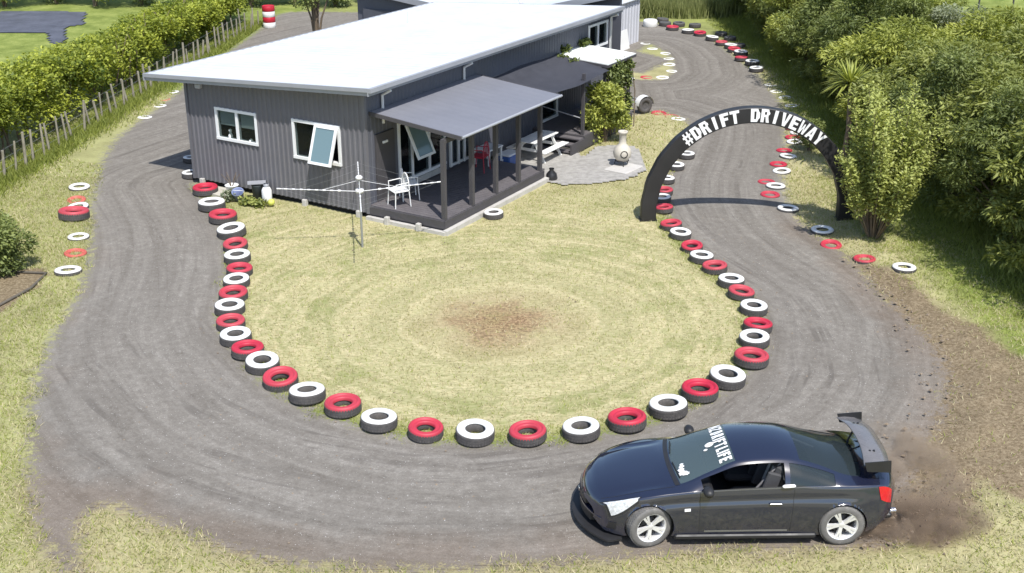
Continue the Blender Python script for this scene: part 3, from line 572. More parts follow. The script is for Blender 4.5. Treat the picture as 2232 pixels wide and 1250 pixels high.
    for b in (.5,1.4,2.6,3.8,5.0): m.box((7.6,b,2.60),(2.6,.045,.08),0,0,.095)
    m.build('veranda_beam', POST, house)
    z_i, z_o = 2.86, 2.59; a0, a1, b0, b1 = WH+.02, 9.1, .20, 5.36
    m = MB(); V = []; F = []; ys = np.linspace(b0,b1,46)
    for k, y in enumerate(ys): r = .004 if k%3 == 0 else 0; V += [(a0,y,z_i+r),(a1,y,z_o+r)]
    for k in range(len(ys)-1): F.append((2*k,2*k+1,2*k+3,2*k+2))
    m.add(V,F); m.add([(a0,b0,z_i-.03),(a1,b0,z_o-.03),(a1,b1,z_o-.03),(a0,b1,z_i-.03)],[(3,2,1,0)])
    vr = m.build('veranda_roof', VROOF, house)
    m = MB(); m.tube([(a1+.02,b0,z_o-.02),(a1+.02,b1,z_o-.02)],.04,6); m.build('veranda_gutter', GUT, vr)
    m = MB(); L_ = math.hypot(a1-a0, z_i-z_o); L_ += 0
    for b_ in (b0-.015, b1+.015): m = MB(); m.box(((a0+a1)/2,b_,(z_i+z_o)/2-.04),(L_,.035,.10),0,0,math.atan2(z_i-z_o,a1-a0)); m.build('barge_board', POST, vr)
    # rear deck, steps, shade roof
    m = MB(); b = 8.75
    while b < 12.3: m.box((7.2,b+.06,.47),(1.86,.125,.03)); b += .135
    d2 = m.build('rear_deck', DECK, house); m = MB(); m.box((7.2,8.74,.25),(1.86,.04,.40)); m.box((8.14,10.5,.25),(.04,3.5,.40)); m.build('deck_skirt', POST, d2)
    for k in range(3): m = MB(); m.box((7.55,8.60-.28*k,.40-.14*k),(1.15,.29,.04)); m.build('step', DECK, d2)
    for x_ in (6.96,8.14): m = MB(); m.box((x_,8.3,.2),(.05,.9,.36)); m.build('step_stringer', POST, d2)
    for a, b in ((8.05,8.8),(8.05,10.3),(8.05,12.1)): m = MB(); m.box((a,b,1.28),(.09,.09,2.3)); m.build('pergola_post', POST, house)
    m = MB(); 
    for z_ in (.95,): m.tube([(8.05,10.3,z_),(8.05,12.1,z_)],.025,6)
    m.tube([(6.4,8.8,1.25),(8.05,8.8,1.0)],.02,6); m.build('handrail', GUT, d2)
    m = MB(); V = []; nx, ny = 10, 16
    for i in range(nx+1):
        for j in range(ny+1):
            u, v = i/nx, j/ny; a = 6.32+u*1.9; b = 5.75+v*4.5; V.append((a+.12*math.sin(v*3.1)*(u-.5), b, 2.62-.36*u-.20*math.sin(math.pi*v)*math.sin(math.pi*u)-.03*math.sin(9*v+3*u)))
    F = [(i*(ny+1)+j,(i+1)*(ny+1)+j,(i+1)*(ny+1)+j+1,i*(ny+1)+j+1) for i in range(nx) for j in range(ny)]; m.add(V,F,True)
    m.build('shade_sail', mat('sail_cloth', (.045,.047,.06), .7, .15, 3, 30), house)
    m = MB(); m.box((7.2,11.3,2.50),(1.95,2.05,.05),0,0,.06); sr = m.build('white_canopy', mat('canopy_white', (.84,.86,.82), .5, .03), house)
    m = MB(); m.box((7.2,10.26,2.45),(1.95,.03,.08),0,0,.06); m.box((8.18,11.3,2.40),(.03,2.05,.08)); m.build('canopy_edge', POST, sr)
build_house()
def back_block():
    t = empty('rear_building', HA, YAW, 'taller dark grey building with white roof behind the long house', 'building')
    top = [(-6.2,3.35),(-1.0,2.78),(2.3,2.90),(6.5,3.98)]; y0, y1 = 14.75, 24
    m = MB(); V = []; F = []
    for a, z in top: ab = a if a < 2 else a-5.1*(a-2)/4.5; V += [(a,y0,z),(ab,y1,z),(a,y0,z+.1),(ab,y1,z+.1)]
    for k in range(3): q=k*4; F += [(q+2,q+6,q+7,q+3),(q,q+1,q+5,q+4),(q,q+4,q+6,q+2)]
    F += [(0,2,3,1),(12,13,15,14)]; m.add(V,F); rf = m.build('roof', ROOFM, t)
    m = MB()
    for (a,z),(b,zz) in zip(top, top[1:]): m.add([(a,y0-.04,z-.10),(b,y0-.04,zz-.10),(b,y0-.04,zz+.13),(a,y0-.04,z+.13),(a,y0-.005,z-.10),(b,y0-.005,zz-.10),(b,y0-.005,zz+.13),(a,y0-.005,z+.13)], [(0,1,2,3),(7,6,5,4),(3,2,6,7),(0,4,5,1)])
    m.build('fascia', GUT, rf)
    m = MB(); a = -5.5
    V = [(-5.5,y0+.3,0),(6.3,y0+.3,0)]; P = [(-5.5,3.2),(-1.0,2.74),(2.3,2.86),(6.3,3.86)]
    for (a,z),(b,zz) in zip(P,P[1:]): m.add([(a,y0+.3,0),(b,y0+.3,0),(b,y0+.3,zz),(a,y0+.3,z)],[(0,1,2,3)])
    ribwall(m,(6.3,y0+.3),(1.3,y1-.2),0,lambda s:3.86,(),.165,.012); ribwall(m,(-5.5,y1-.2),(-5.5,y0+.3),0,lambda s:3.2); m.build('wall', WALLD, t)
    m = MB(); m.box((-4.2,y0+.22,1.6),(1.9,.06,1.7)); w = m.build('roller_door', mat('door_slate',(.09,.095,.115),.5), t)
    m = MB(); m.box((-2.2,y0+.24,2.35),(.9,.05,.4)); m.build('window', WFR, t)
    m = MB(); m.tube([(2.0,y0-.1,2.9),(2.5,y0-.25,3.35),(2.35,y0-.2,3.5)], .06, 8); m.build('flue', WHT, t)
back_block()
def shed():
    s = empty('white_shed', HA, YAW, 'small white ribbed shed beyond the right end of the rear building', 'shed')
    wm = mat('shed_white', (.56,.57,.62), .6, .05, 2, 20)
    m = MB(); ribwall(m,(2.0,23.4),(2.0,26.0),0,lambda q:1.95,(),.3,.03); ribwall(m,(-1.2,23.4),(2.0,23.4),0,lambda q:1.95,(),.3,.03); ribwall(m,(2.0,26),(-1.2,26),0,lambda q:1.95,(),.3,.03); m.build('wall', wm, s)
    m = MB(); m.box((.4,24.7,2.0),(3.5,2.9,.07),bev=.02); m.build('roof', ROOFM, s)
    p = empty('leaning_panel', hw(2.25,23.9), YAW, 'white board leaning against the ribbed white shed wall', 'board')
    m = MB(); m.box((.0,0,.42),(.04,.9,.85),0,0,-.18); m.build('board', WHT, p)
shed()
# ---------------------------------------------------------------- car
def build_car():
    K = [ # x, w, zb, zm, zs, ws, wr, zr, T
     (2.40,.60,.34,.45,.50,.53,.42,.525,.54),(2.36,.72,.24,.45,.575,.64,.52,.60,.615),(2.26,.80,.20,.47,.65,.73,.60,.68,.70),(2.08,.86,.18,.50,.715,.79,.66,.745,.775),
     (1.80,.895,.18,.52,.785,.825,.69,.815,.85),(1.45,.915,.18,.55,.845,.84,.69,.875,.91),(1.08,.905,.18,.55,.885,.83,.69,.92,.965),(.90,.90,.18,.55,.90,.825,.69,.945,.995),
     (.52,.895,.18,.55,.915,.82,.635,1.115,1.18),(.12,.895,.18,.55,.93,.815,.585,1.265,1.335),(-.3,.895,.18,.55,.945,.815,.565,1.305,1.385),(-.7,.90,.18,.55,.96,.82,.56,1.285,1.365),
     (-1.1,.915,.18,.56,.975,.83,.59,1.175,1.275),(-1.5,.925,.18,.57,.985,.835,.67,1.045,1.145),(-1.78,.92,.19,.58,.985,.825,.66,1.01,1.06),(-2.0,.90,.25,.58,.975,.80,.67,.995,1.03),
     (-2.2,.865,.34,.58,.95,.76,.65,.97,1.01),(-2.30,.82,.42,.57,.89,.72,.62,.915,.945),(-2.37,.72,.48,.55,.76,.62,.54,.78,.80)]
    K = np.array(K[::-1]); kx = K[:,0]
    def hermite(x, col):
        y = K[:,col]; m = np.gradient(y, kx); i = np.clip(np.searchsorted(kx, x)-1, 0, len(kx)-2); h = kx[i+1]-kx[i]; t = (x-kx[i])/h
        return (2*t**3-3*t**2+1)*y[i]+(t**3-2*t**2+t)*h*m[i]+(-2*t**3+3*t**2)*y[i+1]+(t**3-t**2)*h*m[i+1]
    def surf(x, u, off=0.0, side=1):
        """x along car (front +), u: 0-1 side, 1-2 glass/shoulder, 2-3 top"""
        x = np.asarray(x, float); u = np.asarray(u, float); x, u = np.broadcast_arrays(x, u)
        w,zb,zm,zs,ws,wr,zr,T = [hermite(x, k) for k in range(1,9)]
        fl = .022*np.exp(-((x-1.44)/.42)**2)+.03*np.exp(-((x+1.44)/.45)**2)
        # side: bezier-like through (w-.05,zb) (w+fl,zm) (ws,zs)
        t = np.clip(u,0,1); ys = (1-t)**2*(w-.03)+2*t*(1-t)*(w+.035+fl)+t*t*ws; zsd = zb+(zs-zb)*(t*.92+.08*t*t) 
        ys = ys - .018*np.exp(-((t-.80)/.07)**2)*np.clip((1.9-np.abs(x))/.5,0,1)
        v = np.clip(u-1,0,1); yg = ws+(wr-ws)*v - .0 + .05*np.sin(v*math.pi)*np.clip((zr-zs)/.3,0,1); zg = zs+(zr-zs)*(v**.95)
        q = np.clip(u-2,0,1); ang = q; yt = wr*(1-ang); zt = zr+(T-zr)*(1-(1-ang)**2.2)
        y = np.where(u<=1, ys, np.where(u<=2, yg, yt)); z = np.where(u<=1, zsd, np.where(u<=2, zg, zt))
        # hood crease dip
        z = z - .012*np.exp(-((u-2.12)/.10)**2)*np.clip((x-1.0)/.3,0,1)*np.clip((2.2-x)/.3,0,1)
        yy = np.minimum(1, y/.90); X = x.copy()
        X = X - np.clip((x-1.2)/1.2,0,1)**1.6*.42*yy**2.3
        X = X + np.clip((-1.2-x)/1.17,0,1)**2*.28*yy**2.3
        X = X + np.where(u>2, 1, np.clip(u-1,0,1))*(.13*np.exp(-((x-.92)/.30)**2)+.06*np.exp(-((x-.12)/.25)**2)-.10*np.exp(-((x+1.72)/.25)**2))*(1-yy**2)
        P = np.stack([X, y*side, z], -1)
        if off:
            e = 1e-3; du = surf(x, np.clip(u+e,0,3), 0, side)-surf(x, np.clip(u-e,0,3), 0, side); dx = surf(x+e,u,0,side)-surf(x-e,u,0,side)
            n = np.cross(du, dx)*(-1 if side > 0 else 1); n /= np.linalg.norm(n,axis=-1,keepdims=True)+1e-9
            c = P - np.array([0,0,.55]); s = np.sign((n*c*np.array([.3,1,1])).sum(-1,keepdims=True)); P = P + n*s*off
        return P
    WX = 1.44; RA = .365
    t = empty('drift_coupe', (3.465, 15.82, 0), math.pi+.02, 'glossy black two door coupe with tall rear wing sliding on the gravel', 'car')
    pn = NT('black_car_paint'); pn.b.inputs['Base Color'].default_value = (.013,.017,.038,1); pn.b.inputs['Roughness'].default_value = .16; pn.b.inputs['Coat Weight'].default_value = 1; pn.b.inputs['Coat Roughness'].default_value = .03; pn.b.inputs['Specular IOR Level'].default_value = 1.0
    pc = pn.obj(); dn = pn.noise(pc, 4, 5, .7); sp = pn.n('SeparateXYZ'); pn.l(pc, sp.inputs[0]); low = pn.math('ADD', pn.math('MULTIPLY', sp.outputs[2], -1.3), pn.math('ADD', dn, .38))
    dcol = pn.mix(pn.ramp(low, [(.4, .0), (1.0, .45)]), (.012,.015,.034), (.09,.087,.085)); pn.l(dcol, pn.b.inputs['Base Color']); pn.l(pn.ramp(low, [(.35,.14),(.9,.55)]), pn.b.inputs['Roughness']); pn.l(pn.ramp(low, [(.35,1.),(.9,.2)]), pn.b.inputs['Coat Weight'])  # navy base tint stands in for reflected sky; grey low down is dirt
    PAINT = pn.m
    GLC = glass_mat('car_glass', (.035,.048,.054), .34, .02); BLK = mat('black_plastic', (.02,.02,.022), .5, .2, 4, 40); CHR = mat('chrome', (.75,.75,.76), .15, .05, metal=1); LEN = mat('headlamp', (.62,.64,.68), .10, .5, 30, 80, spec=1, coat=1); REDL = mat('tail_lamp_red', (.55,.008,.02), .12, .2, 20, 60, coat=1)
    WHS = mat('sticker_white', (.86,.86,.86), .5, .03); CARB = mat('wing_grey', (.16,.155,.16), .28, .12, 6, 30, coat=.5); SEATM = mat('seat_cloth', (.06,.06,.065), .8, .2); TYR = mat('car_tyre', (.15,.145,.14), .85, .2, 6, 40, dirt=((.30,.28,.26), .6)); RIM = mat('rim_silver', (.86,.86,.87), .22, .05, metal=.4)
    xs = np.unique(np.round(np.concatenate([np.linspace(-2.37,2.40,190), [-2.33,-2.345,2.385,2.37,.90,.12,-.52,-.60,-1.30,-1.72,-.80,.66,-1.36]]), 4)); xs = xs[np.concatenate([[True], np.diff(xs) > .004])]
    us = np.concatenate([np.linspace(0,1,27), [1.06,1.12,1.2,1.3,1.4,1.5,1.6,1.7,1.8,1.88,1.94,2.0], np.linspace(2.0,3,20)[1:]])
    X, U = np.meshgrid(xs, us, indexing='ij'); nx, nu = X.shape
    xm = (X[:-1,:-1]+X[1:,1:])/2; um = (U[:-1,:-1]+U[1:,1:])/2
    ws_ = (um > 2.03) & (xm > .12) & (xm < .92); rw = (um > 2.06) & (xm < -.80) & (xm > -1.70)
    sw = (um > 1.06) & (um < 1.88) & (xm < .66) & (xm > -.56); qw = (um > 1.06) & (um < 1.88) & (xm < -.62) & (xm > -1.30)
    body_m = MB()
    for side in (1, -1):
        P = surf(X, U, 0, side).reshape(-1, 3)
        lower = (U.ravel() <= 1.0)
        for ax in (WX, -WX):
            dx = P[:,0]-ax; dz = P[:,2]-.345; r = np.hypot(dx, dz); k = lower & (np.abs(r-RA) < .022); P[k,0] = ax+dx[k]/r[k]*RA; P[k,2] = .345+dz[k]/r[k]*RA
        Pg = P.reshape(nx, nu, 3); C = (Pg[:-1,:-1]+Pg[1:,:-1]+Pg[:-1,1:]+Pg[1:,1:])/4
        hole = np.zeros(xm.shape, bool)
        for ax in (WX, -WX): hole |= (um < 1) & (np.hypot(C[...,0]-ax, C[...,2]-.345) < RA-.002)
        i = np.arange(nx*nu).reshape(nx, nu); F = np.stack([i[:-1,:-1], i[1:,:-1], i[1:,1:], i[:-1,1:]], -1)
        if side < 0: F = F[..., ::-1]
        keep = ~(hole | ws_ | rw | sw | qw)
        body_m.add(P, [tuple(f) for f in F[keep]], True)
        # underside & end caps
        for xe in (0, -1):
            ring = [tuple(p) for p in Pg[xe]]; base = [(ring[0][0], 0, ring[0][2])]
            V = ring + [(q[0], 0, q[2]) for q in ring]; n = len(ring); body_m.add(V, [(k, k+1, n+k+1, n+k) for k in range(n-1)], False)
        und = MB(); 
        for a in range(nx-1):
            p, q = Pg[a,0], Pg[a+1,0]
            if min(abs((p[0]+q[0])/2-WX), abs((p[0]+q[0])/2+WX)) > RA: body_m.add([p, q, (q[0],0,q[2]), (p[0],0,p[2])], [(0,1,2,3)])
        for nm, msk in (('side_window', sw), ('quarter_window', qw)):
            if nm == 'side_window' and side == 1: continue     # wound down on the near side
            m = MB(); V = surf(X, U, -.008, side).reshape(-1,3); fs = [tuple(f) for f in F[msk]]; u_ = sorted({v for f in fs for v in f}); mp = {v: k for k, v in enumerate(u_)}
            m.add([V[v] for v in u_], [tuple(mp[v] for v in f) for f in fs], True); m.build(nm, GLC, t)
        if side == 1: wsF = {}
        for nm, msk in (('windscreen', ws_), ('rear_window', rw)):
            V = surf(X, U, -.006, side).reshape(-1,3); fs = [tuple(f) for f in F[msk]]; u_ = sorted({v for f in fs for v in f}); mp = {v: k for k, v in enumerate(u_)}
            wsF.setdefault(nm, MB()).add([V[v] for v in u_], [tuple(mp[v] for v in f) for f in fs], True)
    for nm, m in wsF.items(): m.build(nm, GLC if nm == 'rear_window' else glass_mat('windscreen_glass', (.085,.12,.13), .25, .03), t)  # teal in the windscreen's base colour paints in its sky reflection
    body_m.build('body', PAINT, t)
    def patch(name, c, m_, off=.006, side=1, n=10, par=t, round_=0):
        """c = four (x,u) corners, bilinear"""
        a = np.linspace(0,1,n+1); A, B = np.meshgrid(a, a, indexing='ij'); c = np.array(c, float)
        W = lambda k: c[0][k]*(1-A)*(1-B)+c[1][k]*A*(1-B)+c[2][k]*A*B+c[3][k]*(1-A)*B
        P = surf(W(0), W(1), off, side).reshape(-1,3); i = np.arange((n+1)**2).reshape(n+1,n+1); F = np.stack([i[:-1,:-1],i[1:,:-1],i[1:,1:],i[:-1,1:]],-1).reshape(-1,4)
        return fast_mesh(name, P, F, m_, par, True)
    for sd in (1,-1):
        h = patch('headlight', [(2.25,.66),(1.72,.96),(1.66,1.15),(2.30,1.35)], LEN, .008, sd)
        patch('lamp_surround', [(2.28,.60),(1.70,.90),(1.62,1.22),(2.34,1.5)], BLK, .004, sd, par=h)
        patch('tail_light', [(-2.06,.97),(-2.14,.70),(-2.34,.55),(-2.32,.97)], REDL, .010, sd)
        patch('side_indicator', [(.93,.62),(.84,.62),(.84,.68),(.93,.68)], WHS, .008, sd, 4)
        patch('door_seam', [(.70,.06),(.694,.06),(.70,1.0),(.708,1.0)], BLK, .002, sd, 24); patch('door_seam', [(-.655,.10),(-.662,.10),(-.70,1.0),(-.692,1.0)], BLK, .002, sd, 24)
        patch('belt_trim', [(.80,.992),(-1.36,.992),(-1.36,1.035),(.80,1.035)], mat('satin_trim',(.16,.16,.17),.3,.05,metal=.6) if sd > 0 else BLK, .004, sd, 30)
        patch('sill_strip', [(.62,.10),(-.62,.10),(-.62,.145),(.62,.145)], mat('sill_grey',(.28,.28,.28),.3,.1,metal=.5), .004, sd, 24)
        m = MB(); p = surf(-.42, .72, 0, sd); m.box((p[0],p[1]+.022*sd,p[2]),(.20,.03,.028),bev=.01); m.build('door_handle', PAINT, t)
        p = surf(.58, 1.02, 0, sd); m = MB(); m.lathe([(0,-.10),(.05,-.095),(.078,-.05),(.085,0),(.078,.05),(.05,.095),(0,.10)], 18, Matrix.Translation((p[0]+.02, p[1]+.10*sd, p[2]+.05)) @ Matrix.Rotation(math.pi/2,4,'X') @ Matrix.Diagonal((.95,.8,1.15,1))); m.box((p[0]+.01,p[1]+.01*sd,p[2]+.03),(.09,.20,.05),bev=.01); m.build('side_mirror', BLK, t)
        # wheel arch liners
        for ax in (WX,-WX):
            m = MB(); n = 24; V = []
            for k in range(n+1): a = math.pi*1.12*k/n - .19; V += [(ax+RA*math.cos(a), .87*sd, .345+RA*math.sin(a)), (ax+RA*math.cos(a), .50*sd, .345+RA*math.sin(a))]
            m.add(V, [(2*k,2*k+1,2*k+3,2*k+2) for k in range(n)], True); m.add([(ax,.5*sd,.345)]+[V[2*k+1] for k in range(n+1)], [(0,k,k+1) for k in range(1,n+1)]); m.build('wheel_well', BLK, t)
    for sd in (1,-1):
        patch('bonnet_seam', [(2.28,1.93),(1.02,1.93),(1.02,1.975),(2.28,1.975)], BLK, .002, sd, 30); patch('cowl', [(1.00,2.02),(.925,2.02),(.925,3),(1.00,3)], BLK, .004, sd, 12)
    # grille, intakes, splitter, number plate
    def nose_strip(name, hw_, z0, z1, out, mt):
        ys = np.linspace(-hw_, hw_, 17); fx = lambda y, o: 2.40+o-.42*(abs(y)/.9)**2.3-.02*abs(y)
        m = MB(); m.prism([(fx(y,out), y) for y in ys]+[(fx(y,-.06), y) for y in ys[::-1]], z0, z1); return m.build(name, mt, t)
    nose_strip('grille', .36, .44, .53, .012, BLK); nose_strip('lower_intake', .50, .235, .36, .006, BLK); nose_strip('bumper_lip', .70, .37, .40, .012, PAINT)
    m = MB(); m.box((2.425,0,.485),(.012,.09,.05),bev=.004); m.build('badge', CHR, t)
    for sd in (1,-1): patch('fog_recess', [(2.33,.18),(2.18,.20),(2.18,.45),(2.30,.45)], BLK, .006, sd, 6)
    m = MB(); out = []
    for k in range(25): y = -.93+1.86*k/24; out.append((2.52-.46*abs(y/.93)**2.4, y))
    pl = out + [(1.84,.88),(1.84,-.88)]; m.prism(pl[::-1], .115, .145); m.build('front_splitter', BLK, t)
    for sd in (1,-1): m = MB(); m.box((0,.893*sd,.175),(2.12,.05,.08),bev=.02); m.build('side_skirt', BLK, t)
    m = MB(); m.box((-2.16,0,.30),(.26,1.2,.10),bev=.03); m.build('rear_diffuser', BLK, t)
    for y in (.45,-.45): m = MB(); m.tube([(-2.2,y,.30),(-2.38,y,.31)], .05, 14, False); m.lathe([(0,0),(.045,0)],14,Matrix.Translation((-2.34,y,.31))@Matrix.Rotation(math.pi/2,4,'Y')); m.build('exhaust_tip', CHR, t)
    # interior
    m = MB(); m.add([(1.0,-.72,.80),(1.0,.72,.80),(-1.7,.72,.80),(-1.7,-.72,.80),(1.0,-.72,.34),(1.0,.72,.34),(-1.7,.72,.34),(-1.7,-.72,.34)], [(4,5,6,7),(0,1,5,4),(1,2,6,5),(2,3,7,6),(3,0,4,7)]); m.box((.72,0,.80),(.5,1.44,.16),bev=.05); m.box((-1.4,0,.86),(.5,1.3,.05)); m.build('interior', BLK, t)
    for y in (.37,-.37):
        m = MB(); m.box((-.12,y,.52),(.50,.48,.14),bev=.05); m.box((-.46,y,.86),(.14,.46,.66),0,0,-.28,bev=.05); m.box((-.57,y,1.17),(.10,.27,.16),bev=.04); m.box((-.38,y+.23,.84),(.22,.07,.5),0,0,-.28,bev=.02); m.box((-.38,y-.23,.84),(.22,.07,.5),0,0,-.28,bev=.02)
        st = m.build('seat', SEATM, t); m = MB()
        for q in (-.09,.09): m.box((-.37,y+q,.84),(.02,.05,.56),0,0,-.28)
        m.build('harness', mat('harness_grey',(.4,.4,.4),.7), st)
    m = MB(); M = Matrix.Translation((.42,-.37,.88))@Matrix.Rotation(1.15,4,'Y'); m.lathe([(.17+.015*math.cos(a),.015*math.sin(a)) for a in [k*math.pi/3 for k in range(6)]],22,M,closed=True); m.tube([(.42,-.37,.88),(.62,-.37,.80)],.025,8); m.box((.42,-.37,.88),(.03,.3,.04)); m.build('steering_wheel', BLK, t)
    m = MB()
    for sd in (1,-1): m.tube([(.0,.52*sd,.5),(-.55,.50*sd,1.22),(-1.3,.45*sd,.9)],.02,8)
    m.tube([(-.55,-.50,1.22),(-.55,.50,1.22)],.02,8); m.tube([(-.55,-.50,1.22),(-.75,.50,.5)],.02,8); m.build('roll_cage', CARB, t)
    m = MB(); m.box((.42,.0,1.13),(.05,.22,.07),bev=.015); m.build('rear_view_mirror', BLK, t)
    # windscreen lettering (read from in front) and stickers
    def wmap(a, b, off):   # a: 0 at the car's right edge .. 1 at its left edge, b: up the glass
        y = a*2-1; sd = 1 if y >= 0 else -1; u = 3-abs(y)*.97; x = .92-(.80)*b; return tuple(surf(x, u, off, sd))
    word = 'NZ DRIFT LIFE'; tot = sum((GWID[c]+.19) if c != ' ' else .12 for c in word); cur = 0; sc = .92/tot
    for ch in word:
        if ch == ' ': cur += .12; continue
        m = MB()
        for gi, poly in enumerate(GL[ch]):
            V = [wmap(.04+(cur+px)*sc, .70+py*.26, .006+.0006*gi) for px, py in poly]; m.add(V, [tuple(range(len(V)))])
        m.build('windscreen_letter', WHS, t); cur += GWID[ch]+.19
    WXX = 0
    def blobdec(name, a, b, ra, rb, jag, n=20):
        V = []
        for k in range(n): r = 1-jag*(k % 2); th = 2*math.pi*k/n; V.append(wmap(a+ra*r*math.cos(th), b+rb*r*math.sin(th), .007))
        m = MB(); c_ = wmap(a,b,.007); m.add([c_]+V, [(0,1+k,1+(k+1)%n) for k in range(n)]); return m
    blobdec('s', .50,.62,.05,.085,.0).build('round_sticker', WHS, t); blobdec('s', .585,.53,.02,.035,0).build('small_sticker', WHS, t)
    mm = MB()
    for q, (a,b,r) in enumerate(((.84,.12,.045),(.78,.115,.035),(.73,.14,.028),(.69,.15,.02),(.87,.17,.03))):
        m = blobdec('s', a,b,r,r*1.7,.3,14); mm.add([(v[0],v[1],v[2]+.0008*q) for v in m.v], m.f)
    mm.build('splash_sticker', WHS, t)
    for sd in (1,-1): m = MB(); m.tube([wmap(.5+.1*sd,.03,.015), wmap(.5+.40*sd,.05,.015)], .009, 6); m.build('wiper', BLK, t)
    # wing
    wg = MB(); n = 30; V = []
    prof = [(-.20,.0),(-.08,.034),(.07,.040),(.18,.026),(.195,.014),(.07,.012),(-.08,.004),(-.195,-.012)]
    for k in range(n+1):
        y = -.74+1.48*k/n; z0 = 1.31-.05*(abs(y)/.74)**2*0 - .07*np.exp(-((abs(y)-.74)/.25)**2); tw = .16-.10*(abs(y)/.74)
        for px, pz in prof: V.append((-1.97+.07*(abs(y)/.74)**2+px*math.cos(tw), y, z0+pz+px*math.sin(tw)))
    p = len(prof); wg.add(V, [(k*p+i,k*p+(i+1)%p,(k+1)*p+(i+1)%p,(k+1)*p+i) for k in range(n) for i in range(p)], True)
    w = wg.build('rear_wing', CARB, t)
    for sd in (1,-1):
        m = MB(); m.prism([(-2.12,1.16),(-1.76,1.18),(-1.71,1.33),(-2.10,1.36)], .74*sd, .755*sd, lambda x,y,z: (x,z,y)); m.build('end_plate', BLK, w)
        m = MB()
        m.tube([(-1.80,.40*sd,1.02),(-1.88,.42*sd,1.20),(-1.88,.42*sd,1.35)],.018,6); m.tube([(-2.10,.40*sd,1.00),(-1.98,.42*sd,1.18),(-1.94,.42*sd,1.35)],.018,6); m.box((-1.95,.40*sd,1.02),(.36,.06,.02),bev=.006); m.build('wing_stand', BLK, w)
    # wheels
    def wheel(x, sd, steer):
        we = bpy.data.objects.new('wheel', None); link(we, t); we.location = (x, .80*sd, .338); we.rotation_euler = (0,0,steer); we.empty_display_size = .2
        M = Matrix.Rotation(-math.pi/2*sd,4,'X') @ Matrix.Rotation(random.random()*6,4,'Z')
        m = MB(); m.lathe([(.235,-.105),(.30,-.118),(.328,-.10),(.338,-.07),(.338,.07),(.328,.10),(.30,.118),(.235,.105)],48,M)
        for k in range(54):
            a = 2*math.pi*k/54
            for zz in (-.07,-.02,.03,.075): b = MB(); b.box((.339*math.cos(a+zz),.339*math.sin(a+zz),zz),(.008,.022,.034),a+zz); m.add([M@Vector(v) for v in b.v], b.f)
        m.build('tyre', TYR, we)
        m = MB(); m.lathe([(.238,.108),(.228,.104),(.215,.085),(.212,-.08),(.236,-.10)],48,M); 
        def sp(a0, r0, r1, w0, w1, z0, z1):
            ca, sa = math.cos(a0), math.sin(a0); V = []
            for r, w_, z in ((r0,w0,z0),(r1,w1,z1)):
                for s_ in (-1,1):
                    for dz in (0,-.035): V.append(M @ Vector((r*ca-s_*w_*sa, r*sa+s_*w_*ca, z+dz)))
            m.add(V, [(0,1,3,2),(4,6,7,5),(0,4,5,1),(2,3,7,6),(0,2,6,4),(1,5,7,3)])
        for k in range(5): a = 2*math.pi*k/5; sp(a,.03,.14,.026,.030,.076,.092); sp(a+.13,.12,.232,.015,.022,.088,.104); sp(a-.13,.12,.232,.015,.022,.088,.104)
        m.lathe([(0,.082),(.04,.08),(.055,.07),(.055,.03)],20,M); m.build('rim', RIM, we)
        m = MB(); m.lathe([(.0,.0),(.155,.0),(.155,.02),(.0,.02)],28,M); m.build('brake_disc', mat('disc_dark',(.05,.05,.05),.5,metal=.6), we)
        m = MB(); m.lathe([(0,-.07),(.212,-.07)],28,M); m.build('inner_rim', BLK, we)
    for sd in (1,-1): wheel(WX, sd, .30); wheel(-WX, sd, 0)
    # flag-like white tag at the rear bumper and small white block on the window ledge
    p = surf(-.60,1.04,0,1); m = MB(); m.box((p[0],p[1]+.03,p[2]+.03),(.20,.06,.05),.1,bev=.02); m.build('window_ledge_block', WHS, t)
build_car()
# ---------------------------------------------------------------- yard things
def ground_at(p): return p
def clothesline():
    t = empty('rotary_clothesline', (-3.72,27.62,0), math.radians(8), 'white rotary clothesline on a thin grey pole standing in the lawn', 'clothesline')
    gm = mat('galvanised', (.34,.35,.35), .4, .1, metal=.4); wm = mat('line_white', (.78,.78,.80), .5, .04)
    m = MB(); m.tube([(0,0,-.1),(0,0,1.15)],.028,8); m.build('pole', gm, t); m = MB(); m.tube([(0,0,1.15),(0,0,1.80)],.018,8); m.build('mast', gm, t)
    m = MB(); m.lathe([(0,0),(.08,0),(.09,.05),(.05,.09),(0,.09)],12,Matrix.Translation((0,0,1.78))); m.build('top_cap', wm, t); m = MB(); m.lathe([(0,0),(.10,0),(.10,.08),(0,.08)],12,Matrix.Translation((0,0,1.44))); m.build('hub', wm, t)
    tips = []
    for k in range(4):
        a = k*math.pi/2; e = Vector((1.95*math.cos(a), 1.95*math.sin(a), 1.62)); tips.append(e); m = MB(); b = Vector((.08*math.cos(a),.08*math.sin(a),1.47)); m.tube([b, e], .009, 6)
        for q in range(9):
            p = b.lerp(e, .22+.78*q/8); d = (e-b).normalized(); m.tube([p-d*(.035 if q < 8 else .06), p+d*.035], .017 if q else .026, 6)
        m.tube([Vector((0,0,1.75)), b.lerp(e,.45)], .005, 5); m.build('arm', wm, t)
    m = MB()
    for fr in (.5,.75,.98):
        for k in range(4):
            p, q = [Vector((tips[j%4].x*fr, tips[j%4].y*fr, 1.47+.15*fr)) for j in (k,k+1)]; mid = (p+q)/2; mid.z -= .03; m.tube([p,mid,q],.002,4,False)
    m.build('line', gm, t)
clothesline()
